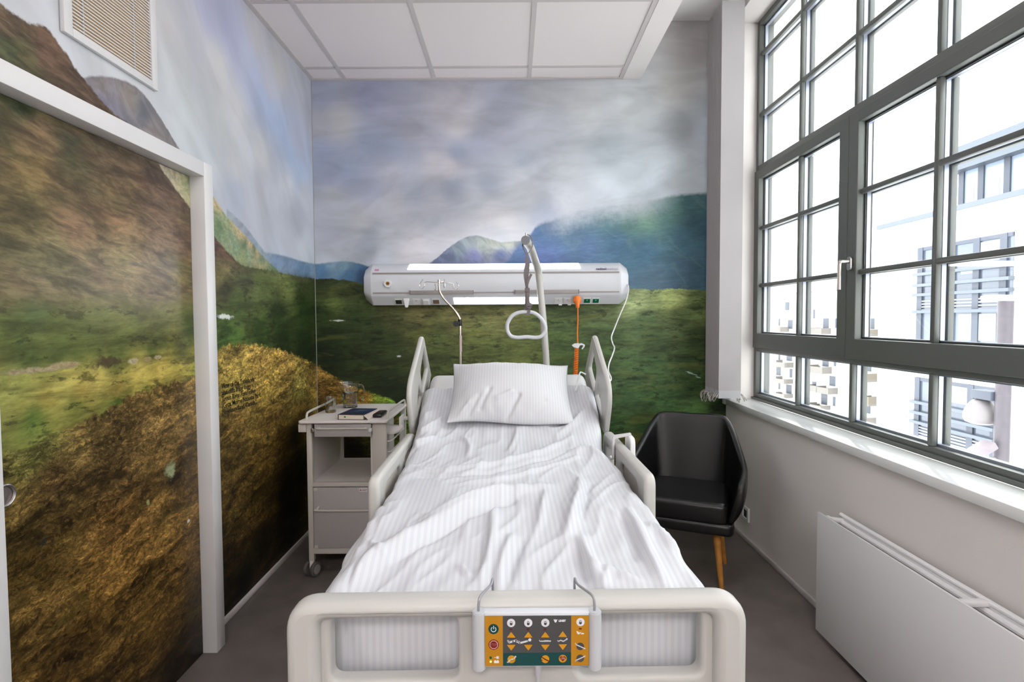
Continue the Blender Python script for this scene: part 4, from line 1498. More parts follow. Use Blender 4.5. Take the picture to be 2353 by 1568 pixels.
def strap(bm, pts, wid, th=.003, side=Vector((1, 0, 0))):
    pts = [Vector(p) for p in pts]
    rings = []
    for i, p in enumerate(pts):
        t = (pts[min(i+1, len(pts)-1)]-pts[max(i-1, 0)]).normalized()
        sd = side if not callable(side) else side(i/(len(pts)-1))
        sd = (sd-t*sd.dot(t)).normalized()
        nn_ = t.cross(sd)
        w_ = wid(i/(len(pts)-1)) if callable(wid) else wid
        rings.append([bm.verts.new(p+sd*(a*w_/2)+nn_*(b*th/2)) for a, b in ((-1, -1), (1, -1), (1, 1), (-1, 1))])
    for a, b in zip(rings, rings[1:]):
        for j in range(4):
            bm.faces.new((a[j], a[(j+1) % 4], b[(j+1) % 4], b[j]))
    bm.faces.new(rings[0])
    bm.faces.new(list(reversed(rings[-1])))
    bmesh.ops.recalc_face_normals(bm, faces=bm.faces)


YS = 2.845
o = e3+(e2-e3).normalized()*.045
S = lambda x, y, Y=YS: at(x, y, Y=Y)
bm = new_bm()
strap(bm, smooth_path([S(1210, 584, 2.86), S(1204, 574, 2.86), S(1201, 562, 2.87), S(1205, 546, 2.88), S(1213, 540, 2.9), S(1222, 547, 2.9), S(1224, 561, 2.89), S(1219, 575, 2.87), S(1210, 586, 2.86)], 6), .014, .003, Vector((.25, .9, .3)))
strap(bm, smooth_path([S(1210, 582), S(1210, 592), S(1212, 604), S(1211, 615), S(1209, 632), S(1210, 650), S(1211, 668)], 5), lambda t: .012+.016*max(0, math.sin(t*PI*1.2-.5)) if t < .95 else .018)
strap(bm, smooth_path([S(1210, 660, 2.842), S(1214, 645, 2.84), S(1219, 634, 2.838), S(1221, 630, 2.838)], 5), .013)
strap(bm, smooth_path([S(1211, 668), S(1210, 684), S(1209, 700), S(1206, 716)], 5), .015)
strap(bm, smooth_path([S(1213, 668, 2.84), S(1213, 690, 2.838), S(1216, 706, 2.836), S(1213, 725, 2.834)], 5), .017)
obj('strap', bm, GREYST, lp)
bm = new_bm()
c = S(1211.5, 667, 2.842)
box(bm, c.x-.013, c.x+.013, c.y-.006, c.y+.006, c.z-.011, c.z+.011, .002)
obj('strap_slide', bm, mat('strap_slide', rgb(98, 90, 92), .5), lp)
bm = new_bm()
c = S(1217, 703, 2.838)
tube(bm, [(c.x-.002, c.y-.012, c.z), (c.x-.002, c.y+.010, c.z)], .0165, 18)
tube(bm, [(c.x-.012, c.y-.016, c.z+.002), (c.x+.012, c.y-.016, c.z+.002)], .006, 10)
obj('buckle', bm, mat('buckle_grey', rgb(104, 96, 98), .45), lp)
gp = [(1165, 751), (1167, 741), (1176, 727), (1190, 719), (1210, 717), (1228, 720), (1243, 732), (1252, 747), (1253, 760), (1245, 772), (1232, 776), (1210, 774.5), (1190, 776), (1175, 773), (1167, 763)]
bm = new_bm()
tube(bm, smooth_path([S(x+.2, y, YS) for x, y in gp], 6, True), .0098, 12, closed=True)
obj('grip', bm, mat('grip_grey', rgb(198, 200, 206), .4), lp)

# ------------------------------------------------------------------ infusion stand
iv = thing('infusion_stand', 'chrome infusion pole with four wire hooks at the left of the bed head', 'infusion stand', (at(1058, 840, Y=3.30).x, 3.30, .60))
I = lambda x, y, Y=3.30: at(x, y, Y=Y)
bm = new_bm()
b0 = I(1058, 838)
tube(bm, [(b0.x, 3.30, .62), b0, I(1057.5, 742)], .0085, 12)
obj('outer_tube', bm, CHROME, iv)
bm = new_bm()
tube(bm, smooth_path([I(1057.5, 770), I(1057, 740), I(1054, 728), I(1040, 708), I(1022, 689), I(1012, 674), I(1009, 662), I(1008.5, 646)], 6), .0062, 12)
obj('inner_tube', bm, CHROME, iv)
bm = new_bm()
c = I(1051, 744)
tube(bm, [(c.x-.004, 3.285, c.z), (c.x-.004, 3.262, c.z)], .019, 16)
tube(bm, [(c.x+.016, 3.30, c.z-.014), (c.x+.016, 3.30, c.z+.026)], .0125, 14)
obj('clamp_knob', bm, BLACKP, iv)
bm = new_bm()
c = I(1058, 790)
tube(bm, [(c.x, 3.30, c.z-.05), (c.x, 3.30, c.z+.05)], .0088, 12, caps=False)
obj('label_sleeve', bm, mat('sleeve_pink', rgb(196, 172, 176), .5), iv)
tc_ = I(1009, 648)
cyl = new_bm()
tube(cyl, [I(1009, 652), I(1008.6, 643)], .0072, 12)
obj('hub', cyl, CHROME, iv)
for pts in ([(1008, 650), (998, 649), (980, 648), (976, 651), (975, 658), (970, 663), (965, 660), (964, 654), (968, 647), (972, 642)],
            [(1010, 650), (1024, 650), (1040, 652), (1042, 656), (1044, 662), (1049, 665), (1053, 661), (1053, 655), (1048, 648), (1046, 644)]):
    bm = new_bm()
    tube(bm, smooth_path([I(*p) for p in pts], 5), .0018, 8)
    obj('hook', bm, CHROME, iv)
for pts in ([(1008, 649, 3.30), (1002, 651, 3.26), (999, 655, 3.23), (998, 663, 3.22), (999.5, 667, 3.215), (1001, 662, 3.2), (999.5, 651, 3.19)],
            [(1010, 649, 3.30), (1017, 648, 3.34), (1019, 652, 3.38), (1020, 660, 3.39), (1022, 661, 3.40), (1022, 652, 3.41), (1020, 641, 3.42)]):
    bm = new_bm()
    tube(bm, smooth_path([I(*p) for p in pts], 5), .0018, 8)
    obj('hook', bm, CHROME, iv)

# ------------------------------------------------------------------ attendant control panel hooked over the footboard
PY = 1.118
pl, pr = at(1085, 1470, Y=PY), at(1383, 1466, Y=PY)
PXC = (pl.x+pr.x)/2
ztop, zbot = at(1234, 1407, Y=PY).z, at(1234, 1537, Y=PY).z
cp = thing('control_panel', 'grey bed control panel with yellow and green keypad hooked over the footboard', 'control panel', (PXC, PY, zbot))
HWp = (pr.x-pl.x)/2
PCZ = (ztop+zbot)/2
bm = new_bm()
box(bm, PXC-HWp+.012, PXC+HWp-.012, PY+.001, PY+.024, zbot+.002, ztop-.002, .004)
obj('housing', bm, mat('panel_grey', rgb(205, 208, 214), .42), cp)
for s in (-1, 1):
    bm = new_bm()
    prof2 = [(PXC+s*(HWp-.0145)+.0145*math.cos(t), PY+.009+.0165*math.sin(t)) for t in [2*PI*i/28 for i in range(28)]]
    v0 = [bm.verts.new((x, y, zbot-.004)) for x, y in prof2]
    v1 = [bm.verts.new((x, y, ztop-.001)) for x, y in prof2]
    for i in range(28):
        bm.faces.new((v0[i], v0[(i+1) % 28], v1[(i+1) % 28], v1[i]))
    f0, f1 = bm.faces.new(list(reversed(v0))), bm.faces.new(v1)
    bmesh.ops.recalc_face_normals(bm, faces=bm.faces)
    bmesh.ops.bevel(bm, geom=list(f1.edges)+list(f0.edges), offset=.0025, segments=2, affect='EDGES')
    obj('grip_end', bm, mat('panel_grey_light', rgb(188, 190, 194), .42), cp)
# hooks
for s, xa, xb in ((-1, 1100, 1113), (1, 1366, 1342)):
    bm = new_bm()
    pa = at(xa, 1404, Y=PY+.008)
    xt = PXC+s*(HWp-.040) if s < 0 else PXC+s*(HWp-.045)
    tube(bm, smooth_path([(pa.x, PY+.008, ztop-.012), (pa.x, PY+.008, ztop+.012), (pa.x-s*.004, PY+.018, ztop+.026), (xt+s*.004, 1.190, .858), (xt, 1.210, .862), (xt, 1.224, .850), (xt, 1.226, .815)], 6), .0029, 10)
    obj('hook', bm, mat('hook_steel', rgb(150, 150, 155), .4, metal=.3), cp)
bm = new_bm()
cc = at(1236, 1540, Y=PY+.012)
tube(bm, [(cc.x, PY+.012, zbot+.004), (cc.x, PY+.012, zbot-.022)], [.0085, .007], 12)
tube(bm, smooth_path([(cc.x, PY+.012, zbot-.018), (cc.x-.002, PY+.012, zbot-.08), (cc.x-.004, PY+.013, zbot-.16), (cc.x+.01, PY+.02, zbot-.25)], 5), .0042, 10)
obj('panel_cord', bm, mat('cord_grey', rgb(178, 178, 182), .45), cp)

# keypad drawn on a plane of its own: u right, v down in keypad units (1567 x 770)
kl, kr = at(1114.5, 1475, Y=PY-.001), at(1353, 1473, Y=PY-.001)
KU = (kr.x-kl.x)/1567
KCX = (kl.x+kr.x)/2
KZ1 = at(1234, 1416, Y=PY-.001).z


def K(u, v, lift):
    return (KCX+(u-783.5)*KU, PY-.0006-lift, KZ1-v*KU)


def kplate(name, polys, mt_, lift, par, hgt=.0004):
    bm = new_bm()
    for poly in polys:
        a = [bm.verts.new(K(u, v, lift+hgt)) for u, v in poly]
        b = [bm.verts.new(K(u, v, lift-.0006)) for u, v in poly]
        n = len(poly)
        bm.faces.new(a)
        bm.faces.new(list(reversed(b)))
        for i in range(n):
            bm.faces.new((a[i], b[i], b[(i+1) % n], a[(i+1) % n]))
    bmesh.ops.recalc_face_normals(bm, faces=bm.faces)
    bmesh.ops.triangulate(bm, faces=[f for f in bm.faces if len(f.verts) > 4])
    return obj(name, bm, mt_, par, pivot=cp['_piv'], smooth=False)


def circ(u, v, r, n=32):
    return [(u+r*math.cos(2*PI*i/n), v+r*math.sin(2*PI*i/n)) for i in range(n)]


def ringpolys(u, v, r0, r1, a0=0, a1=360, n=28):
    out = []
    for i in range(n):
        t0, t1 = math.radians(a0+(a1-a0)*i/n), math.radians(a0+(a1-a0)*(i+1)/n)
        out.append([(u+r1*math.cos(t0), v+r1*math.sin(t0)), (u+r1*math.cos(t1), v+r1*math.sin(t1)), (u+r0*math.cos(t1), v+r0*math.sin(t1)), (u+r0*math.cos(t0), v+r0*math.sin(t0))])
    return out


def seg(pts, w_):
    """a stroked polyline as quads"""
    out = []
    for (x0, y0), (x1, y1) in zip(pts, pts[1:]):
        L = math.hypot(x1-x0, y1-y0)
        nx, ny = -(y1-y0)/L*w_/2, (x1-x0)/L*w_/2
        out.append([(x0+nx, y0+ny), (x1+nx, y1+ny), (x1-nx, y1-ny), (x0-nx, y0-ny)])
    for x, y in pts:
        out.append(circ(x, y, w_/2, 12))
    return out


KY = mat('key_yellow', rgb(182, 126, 18), .42)
KG = mat('key_grey', rgb(72, 72, 74), .42)
KT = mat('key_green', rgb(6, 66, 66), .42)
KW = mat('key_white', rgb(222, 222, 228), .45)
KR = mat('key_red', rgb(122, 18, 20), .42)
KD = mat('key_dark', rgb(60, 60, 62), .45)
KA = mat('key_arrow', rgb(202, 142, 22), .42)
KDG = mat('led_green', rgb(10, 80, 45), .4)
kp = kplate('keypad', [[(0, 0), (1567, 0), (1567, 770), (0, 770)]], KG, .0, cp)
kplate('keypad_side', [[(0, 0), (270, 0), (270, 770), (0, 770)]], KY, .0006, kp)
kplate('keypad_side', [[(1302, 0), (1567, 0), (1567, 762), (1298, 762)]], KY, .0006, kp)
kplate('keypad_foot', [[(270, 572), (1300, 568), (1298, 764), (270, 768)]], KT, .0006, kp)
L1, L2, L3, L4 = .0011, .0016, .0021, .0026
# (u,v) below = picture units minus (358, 570)
b = kplate('power_button', [circ(130, 195, 78)], KT, L1, cp)
kplate('power_mark', ringpolys(130, 200, 32, 41, -60, 240)+[[(125, 145), (135, 145), (135, 195), (125, 195)]], KW, L2, b)
b = kplate('stop_button', [circ(131, 436, 79)], KR, L1, cp)
oc = lambda r: [(131+r*math.cos(PI/8+PI/4*i), 436+r*math.sin(PI/8+PI/4*i)) for i in range(8)]
o1, o2 = oc(68), oc(58)
kplate('stop_mark', [[o1[i], o1[(i+1) % 8], o2[(i+1) % 8], o2[i]] for i in range(8)], mat('key_pink', rgb(205, 170, 165), .45), L2, b)


def ktext(body, u, v, size, mt_, lift, par, bold=0.):
    me = text_mesh(body, size*KU, Matrix(((1, 0, 0, K(u, v, lift)[0]), (0, 0, -1, K(u, v, lift)[1]), (0, 1, 0, K(u, v, lift)[2]), (0, 0, 0, 1))), .0002, 'CENTER', bold)
    return obj('key_lettering', me, mt_, par, pivot=cp['_piv'], smooth=False)


ktext('STOP', 131, 450, 47, mat('key_pink2', rgb(176, 110, 110), .45), L2, b)
b = kplate('mains_led', [circ(84, 638, 20)], KDG, L1, cp)
kplate('plug_mark', seg([(140, 636), (168, 636)], 8)+[circ(186, 636, 20)]+seg([(196, 626), (210, 620)], 7)+seg([(196, 646), (210, 652)], 7), KW, L1, cp)
LED = mat('led_amber', rgb(255, 200, 60), .4, emis=(1, .55, .06), estr=6)
kplate('battery_led', [circ(85, 700, 13)], LED, L1, cp)
kplate('battery_mark', [[(135, 686), (208, 686), (208, 722), (135, 722)], [(144, 678), (162, 678), (162, 686), (144, 686)], [(182, 678), (200, 678), (200, 686), (182, 686)]], KW, L1, cp)
for (u, v) in ((396, 104), (654, 104), (911, 104), (1440, 95)):
    b = kplate('lock_button', [circ(u, v, 62)], KW, L1, cp)
    kplate('lock_mark', [[(u-20, v), (u+20, v), (u+20, v+18), (u+10, v+32), (u-10, v+32), (u-20, v+18)]]+ringpolys(u, v-10, 11, 17, 180, 360, 14)+[[(u-17, v-10), (u-11, v-10), (u-11, v+2), (u-17, v+2)], [(u+11, v-10), (u+17, v-10), (u+17, v+2), (u+11, v+2)]], KD, L2, b)
for (u, v) in ((396, 206), (652, 206), (911, 206), (1440, 198)):
    kplate('red_led', [rounded([(u-24, v-11), (u+20, v-11), (u+20, v+11), (u-24, v+11)], 9, 4)], mat('led_red', rgb(96, 22, 22), .4), L1, cp)
for u in (395, 653, 909, 1173):
    d = -6 if u == 1173 else 0
    kplate('arrow_button', [rounded([(u, 242+d), (u+64, 329+d), (u-64, 329+d)], 6, 3)], KA, L1, cp)
    kplate('arrow_button', [rounded([(u, 530+d), (u-64, 444+d), (u+64, 444+d)], 6, 3)], KA, L1, cp)
kplate('patient_mark', seg([(345, 380), (365, 408), (420, 385), (465, 380), (525, 415), (640, 385)], 24)+seg([(465, 368), (500, 392), (520, 396)], 14)+[circ(676, 366, 23)], KW, L1, cp)
kplate('bed_mark', seg([(820, 375), (826, 388), (970, 388)], 12)+seg([(895, 380), (960, 380)], 9)+[circ(983, 387, 11)], KW, L1, cp)
kplate('chair_mark', seg([(1097, 380), (1106, 392), (1142, 375), (1182, 392), (1228, 365)], 13)+[circ(1235, 356, 11)], KW, L1, cp)
kplate('foot_mark', [[(1378, 232), (1400, 240), (1420, 255), (1455, 250), (1420, 285), (1395, 280)], [(1445, 270), (1480, 262), (1495, 275), (1490, 282), (1445, 282)]], KW, L1, cp)
for (v, sg) in ((470, 1), (655, -1)):
    b = kplate('tilt_button', [circ(1437, v, 58)], KG, L1, cp)
    kplate('tilt_mark', seg([(1362, v-45*sg), (1370, v-30*sg), (1440, v+2*sg), (1510, v+36*sg)], 14), KW, L2, b)
b = kplate('chair_button', [circ(398, 665, 60)], KA, L1, cp)
kplate('sitting_mark', seg([(335, 708), (345, 712), (385, 665), (430, 658), (455, 628)], 15)+[circ(458, 625, 13)], KW, L2, b)
b = kplate('examination_button', [circ(909, 665, 60)], KA, L1, cp)
kplate('crossed_mark', seg([(842, 622), (905, 665), (980, 700)], 13)+seg([(850, 685), (862, 675)], 12), mat('key_maroon', rgb(96, 24, 20), .45), L2, b)
b = kplate('cpr_button', [circ(1172, 658, 60)], KA, L1, cp)
heart = [(1172+46*(16*math.sin(t)**3)/16, 655-44*(13*math.cos(t)-5*math.cos(2*t)-2*math.cos(3*t)-math.cos(4*t))/16) for t in [2*PI*i/40 for i in range(40)]]
hm = kplate('heart_mark', [heart], KR, L2, b)
ktext('CPR', 1172, 665, 38, mat('key_pink', rgb(205, 170, 165), .45), L3, b, .0001)
ktext('LINET', 1165, 88, 40, KW, L1, cp, .0004)
kplate('maple_mark', [[(1035, 52), (1052, 60), (1060, 48), (1070, 62), (1092, 52), (1080, 88), (1064, 104), (1050, 88)]], KW, L1, cp)
# ------------------------------------------------------------------ bedside cabinet
CX0, CX1, CY0, CY1, CT = -1.160, -.712, 3.03, 3.61, .882
bc = thing('bedside_cabinet', 'grey and white wheeled bedside cabinet between the mural wall and the bed', 'bedside cabinet', ((CX0+CX1)/2, (CY0+CY1)/2, 0))
for b in ((CX0, CX0+.030, CY0, CY0+.030), (CX0, CX0+.030, CY1-.03, CY1), (CX1-.030, CX1, CY1-.03, CY1), (CX1-.078, CX1, CY0, CY0+.028)):
    obj('post', box(new_bm(), *b, .085, CT-.004, .003), CABW, bc)
for z0, z1 in ((.128, .160), (.512, .536)):
    obj('cross_rail', box(new_bm(), CX0+.028, CX1-.02, CY0+.001, CY0+.027, z0, z1, .002), CABW, bc)
bm = new_bm()
box(bm, CX0+.005, CX0+.020, CY0+.029, CY1-.029, .13, CT-.006)
box(bm, CX1-.095, CX1-.080, CY0+.027, CY1-.01, .13, CT-.006)
box(bm, CX0+.02, CX1-.095, CY0+.027, CY1-.012, .512, .532)
box(bm, CX0+.02, CX1-.095, CY0+.027, CY1-.012, .130, .148)
box(bm, CX0+.02, CX1-.095, CY1-.024, CY1-.012, .148, .512)
obj('carcass', bm, CABP, bc)
bm = new_bm()
add_mesh(bm, plate([rounded([(CX0-.035, CY0-.035), (CX1+.012, CY0-.035), (CX1+.012, CY1+.008), (CX0-.004, CY1+.008)], .022)], .004, .003, Matrix.Translation((0, 0, CT+.003))))
tp = obj('top', bm, CABP, bc)
for x, s in ((CX0-.004, -1), (CX1+.004, 1)):
    bm = new_bm()
    ya, yb_ = CY0+.02, CY1-.06
    tube(bm, smooth_path([(x, ya, CT+.006), (x, ya+.005, CT+.035), (x, ya+.04, CT+.048), (x, (ya+yb_)/2, CT+.05), (x, yb_-.04, CT+.048), (x, yb_-.004, CT+.034), (x, yb_, CT+.006)], 6), .0065, 10)
    obj('gallery_rail', bm, CABW, bc)
# drawer, pulled out a little to the right of its runner
bm = new_bm()
DX0, DX1 = CX0+.052, CX1-.079
box(bm, DX0, DX1, CY0-.020, CY0-.004, .800, .872, .004)
box(bm, DX0+.006, DX1-.006, CY0-.004, CY1-.05, .806, .812)
box(bm, DX0+.004, DX0+.010, CY0-.004, CY1-.05, .806, .85)
box(bm, DX1-.010, DX1-.004, CY0-.004, CY1-.05, .806, .85)
dr = obj('drawer', bm, CABG, bc)
bm = new_bm()
zh = .851
tube(bm, smooth_path([(DX0+.032, CY0-.018, zh), (DX0+.032, CY0-.036, zh), (DX0+.040, CY0-.042, zh), (DX1-.040, CY0-.042, zh), (DX1-.032, CY0-.036, zh), (DX1-.032, CY0-.018, zh)], 5), .0048, 10)
obj('drawer_handle', bm, CABW, dr, pivot=bc['_piv'])
bm = new_bm()
box(bm, DX1-.013, DX1+.004, CY0-.026, CY0-.002, .829, .847, .002)
obj('drawer_latch', bm, WPLAS, dr, pivot=bc['_piv'])
bm = new_bm()
box(bm, CX0+.030, CX0+.044, CY0-.012, CY0+.20, .824, .848, .001)
box(bm, CX0+.044, CX0+.050, CY0-.014, CY0+.2, .828, .844, .001)
obj('drawer_runner', bm, STEEL, bc)
# shelf door
bm = new_bm()
X0, X1 = CX0+.034, CX1-.026
box(bm, X0, X1, CY0-.006, CY0+.010, .163, .509, .003)
dr = obj('door', bm, CABG, bc)
bm = new_bm()
zh = .388
tube(bm, smooth_path([(X0+.03, CY0-.004, zh+.012), (X0+.03, CY0-.028, zh+.006), (X0+.042, CY0-.034, zh), (X1-.042, CY0-.034, zh), (X1-.03, CY0-.028, zh+.006), (X1-.03, CY0-.004, zh+.012)], 5), .0055, 10)
obj('door_handle', bm, CABW, dr, pivot=bc['_piv'])
for z in (.498, .172):
    bm = new_bm()
    box(bm, X0+.002, X0+.024, CY0-.009, CY0-.005, z-.009, z+.009, .002)
    obj('hinge_cap', bm, CABW, dr, pivot=bc['_piv'])
c = at(834, 1127, Y=CY0-.007)
bm = new_bm()
box(bm, c.x-.022, c.x+.024, CY0-.0075, CY0-.0055, c.z-.0095, c.z+.0095)
pt = obj('name_plate', bm, WPLAS, dr, pivot=bc['_piv'], smooth=False)
bm = new_bm()
T4 = Matrix(((1, 0, 0, c.x-.009), (0, 0, -1, CY0-.0078), (0, 1, 0, c.z-.004), (0, 0, 0, 1)))
add_mesh(bm, text_mesh('LINET', .012, T4, .0002, bold=.0002))
RED = mat('plate_red', rgb(165, 30, 40), .5)
obj('plate_lettering', bm, RED, pt, pivot=bc['_piv'], smooth=False)
bm = new_bm()
prism(bm, [(c.x-.014+r*math.cos(PI/2+PI*i/5), c.z+r*math.sin(PI/2+PI*i/5)) for i, r in enumerate([.0065, .003]*5)], 'y', CY0-.0082, CY0-.0074)
obj('plate_leaf', bm, RED, pt, pivot=bc['_piv'], smooth=False)
# fittings on the side towards the bed and on the wall side
bm = new_bm()
prism(bm, rounded([(CX1-.08, CY0+.10), (CX1+.030, CY0+.10), (CX1+.042, CY0+.16), (CX1+.042, CY0+.27), (CX1+.02, CY0+.33), (CX1-.08, CY0+.33)], .02), 'z', .79, .80)
box(bm, CX1-.080, CX1-.072, CY0+.10, CY0+.36, .79, CT-.01, .002)
box(bm, CX1+.01, CX1+.018, CY0+.30, CY0+.42, .70, CT-.03, .003)
obj('side_tray', bm, CABP, bc)
bm = new_bm()
for z in (.70, .76):
    tube(bm, smooth_path([(CX1-.002, CY0+.04, z), (CX1+.014, CY0+.045, z), (CX1+.018, CY0+.10, z), (CX1+.018, CY0+.4, z)], 5), .005, 8)
obj('towel_rail', bm, CABW, bc)
bm = new_bm()
prism(bm, rounded([(CX1-.01, CY1-.11), (CX1+.03, CY1-.09), (CX1+.05, CY1-.03), (CX1-.01, CY1-.02)], .015), 'z', .80, .812)
obj('bottle_holder', bm, CABW, bc)
bm = new_bm()
box(bm, CX0-.046, CX0-.001, CY0+.002, CY0+.042, .823, .868, .003)
obj('hinge_block', bm, CABP, bc)
for (x, y) in ((CX0+.014, CY0+.012), (CX1-.02, CY0+.02), (CX0+.014, CY1-.02), (CX1-.02, CY1-.02)):
    a = -.35
    ax = Vector((math.cos(a), math.sin(a), 0))
    ce_ = Vector((x, y, .040))
    bm = new_bm()
    box(bm, x-.011, x+.011, y-.014, y+.014, .03, .088, .004)
    wh = obj('castor', bm, CABP, bc)
    bm = new_bm()
    for s in (-1, 1):
        tube(bm, [ce_+ax*(s*.013), ce_+ax*(s*.016), ce_+ax*(s*.029), ce_+ax*(s*.033)], [.038, .040, .040, .036], 22)
    obj('castor_wheel', bm, mat('wheel_grey', rgb(92, 90, 88), .55), wh, pivot=bc['_piv'])
    bm = new_bm()
    for s in (-1, 1):
        tube(bm, [ce_+ax*(s*.031), ce_+ax*(s*.0345)], [.027, .026], 20)
    obj('wheel_cap', bm, mat('wheel_cap', rgb(150, 146, 144), .5), wh, pivot=bc['_piv'])

TZ = CT+.0101        # cabinet top surface
# ------------------------------------------------------------------ tumbler, jug, book, phone
g = at(760, 948, Z=TZ)
tm = thing('tumbler', 'short ribbed drinking glass at the left front of the cabinet top', 'glass', (g.x, g.y, TZ))
bm = new_bm()
rib = 20
prof = [(0, 0), (.029, 0), (.031, .004), (.033, .04), (.0345, .058), (.038, .092), (.0388, .0945), (.0372, .0945), (.0362, .092), (.0325, .058), (.0305, .04), (.027, .014), (0, .012)]
lathe(bm, prof, g.x, g.y, 40, TZ)
for v in bm.verts:
    dx, dy, z = v.co.x-g.x, v.co.y-g.y, v.co.z-TZ
    r = math.hypot(dx, dy)
    if r > .028 and .003 < z < .05:
        k = 1+.035*math.cos(math.atan2(dy, dx)*10)
        v.co.x, v.co.y = g.x+dx*k, g.y+dy*k
bmesh.ops.recalc_face_normals(bm, faces=bm.faces)
obj('glass_body', bm, CLEAR, tm)
g = at(805, 937, Z=TZ)
jg = thing('water_jug', 'clear glass jug half full of water behind the book', 'jug', (g.x, g.y, TZ))
bm = new_bm()
prof = [(0, 0), (.040, 0), (.044, .004), (.0445, .012), (.0432, .02), (.0455, .028), (.0440, .034), (.0465, .042), (.0455, .048), (.0480, .06), (.051, .09), (.057, .125), (.066, .158), (.0675, .162), (.0655, .163), (.0640, .158), (.055, .125), (.0488, .09), (.0455, .06), (.0425, .03), (.0415, .014), (0, .012)]
lathe(bm, prof, g.x, g.y, 44, TZ)
for v in bm.verts:      # pouring lip
    dx, dy, z = v.co.x-g.x, v.co.y-g.y, v.co.z-TZ
    if z > .125:
        a = math.atan2(dy, dx)
        k = max(0, math.cos(a-math.radians(195)))**8*(z-.125)/.037
        v.co.x += math.cos(a)*.016*k
        v.co.y += math.sin(a)*.016*k
bmesh.ops.recalc_face_normals(bm, faces=bm.faces)
obj('jug_body', bm, CLEAR, jg)
bm = new_bm()
a = math.radians(-12)
hx = lambda r, z: (g.x+r*math.cos(a), g.y+r*math.sin(a), TZ+z)
tube(bm, smooth_path([hx(.057, .138), hx(.070, .147), hx(.088, .142), hx(.094, .12), hx(.093, .085), hx(.088, .055), hx(.084, .048)], 6), .0058, 12)
obj('jug_handle', bm, CLEAR, jg)
bm = new_bm()
lathe(bm, [(0, .0125), (.0412, .0145), (.0422, .03), (.0452, .06), (.0485, .09), (.0495, .098), (0, .098)], g.x, g.y, 40, TZ)
bmesh.ops.recalc_face_normals(bm, faces=bm.faces)
obj('water', bm, WATER, jg)

p0, p1, p2, p3 = at(777, 965, Z=TZ), at(841, 966, Z=TZ), at(868, 945, Z=TZ), at(810, 943, Z=TZ)
ang = math.atan2((p1-p0).y, (p1-p0).x)
bkx, bky = .150, .215
bk = thing('book', 'hardback book with dark blue cover lying on the bedside cabinet', 'book', (p0.x, p0.y, TZ))
ux, uy = Vector((math.cos(ang), math.sin(ang), 0)), Vector((-math.sin(ang), math.cos(ang), 0))
BM = Matrix((ux, uy, Vector((0, 0, 1)))).transposed().to_4x4()
BM.translation = p0


def bbox(x0, x1, y0, y1, z0, z1, bev=0.):
    bm = new_bm()
    box(bm, x0, x1, y0, y1, z0, z1, bev)
    bmesh.ops.transform(bm, matrix=BM, verts=bm.verts)
    return bm


obj('pages', bbox(.003, bkx-.004, .002, bky-.002, .0028, .0275), mat('paper_cream', rgb(232, 222, 205), .8), bk)
COVER = mat('book_blue', rgb(32, 42, 86), .45, var=.25, vscale=40)
cv = obj('cover', bbox(0, bkx, 0, bky, .0277, .0305, .001), COVER, bk)
obj('cover', bbox(0, bkx, 0, bky, 0, .0026, .001), COVER, bk)
obj('spine', bbox(-.0025, .0005, 0, bky, 0, .0305, .001), mat('book_spine', rgb(92, 74, 40), .5), bk)
obj('cover_band', bbox(.001, bkx-.001, .001, .05, .0306, .0309), mat('book_band', rgb(30, 34, 40), .5), cv, pivot=bk['_piv'], smooth=False)
bm = new_bm()
for (x, y, w_, h_) in ((.058, .15, .03, .010), (.075, .135, .05, .006), (.05, .115, .06, .005), (.06, .10, .04, .004), (.085, .155, .02, .006)):
    bm.from_mesh((lambda q: q)(plate([rrect(x, x+w_, y, y+h_, h_*.45, 3)], .0001, 0, BM @ Matrix.Translation((0, 0, .0308)))))
obj('cover_print', bm, mat('book_print', rgb(96, 128, 112), .5), cv, pivot=bk['_piv'], smooth=False)
bm = new_bm()
bmx = bbox(.034, .044, .001, .0025, .012, .020)
obj('page_dot', bmx, mat('dot_green', rgb(14, 110, 70), .5), bk)
bm = new_bm()
fl = bbox(bkx-.002, bkx+.024, .004, bky-.004, .0005, .0022)
for v in fl.verts:
    lx = (v.co-p0).dot(ux)
    v.co.z += .026*max(0, 1-(lx-bkx+.002)/.024)*.92
obj('jacket_flap', fl, mat('paper_flap', rgb(222, 206, 194), .7), bk)

q0, q1 = at(866, 961, Z=TZ), at(887, 946, Z=TZ)
ph = thing('phone_handset', 'black cordless handset with buttons lying beside the book', 'handset', (q0.x, q0.y, TZ))
d = (q1-q0)
d.z = 0
L_ = .150
uy = d.normalized()
ux = Vector((uy.y, -uy.x, 0))
BM = Matrix((ux, uy, Vector((0, 0, 1)))).transposed().to_4x4()
BM.translation = Vector((q0.x, q0.y, TZ))
bm = bbox(-.026, .026, 0, L_, 0, .022, .008)
obj('handset_shell', bm, BLACKP, ph)
obj('screen', bbox(-.017, .017, .105, .132, .0215, .0226), mat('screen_grey', rgb(120, 112, 108), .25), ph)
for i in range(4):
    for j in range(3):
        bm = bbox(-.018+.013*j, -.008+.013*j, .022+.018*i, .033+.018*i, .0215, .0232, .0006)
        obj('button', bm, mat('button_grey', rgb(44, 44, 46), .5), ph)

# ------------------------------------------------------------------ black leather tub chair
CHC, CHR = Vector((1.0, 3.10, 0)), math.radians(-23)
ch = thing('tub_chair', 'black leather tub armchair on oak legs in the corner under the blind', 'chair', (0, 0, 0))
ch['_piv'] = (0, 0, 0)
ch.location = CHC
ch.rotation_euler.z = CHR
# shell: a swept wall round the seat; parameter from right arm tip, round the back, to left arm tip


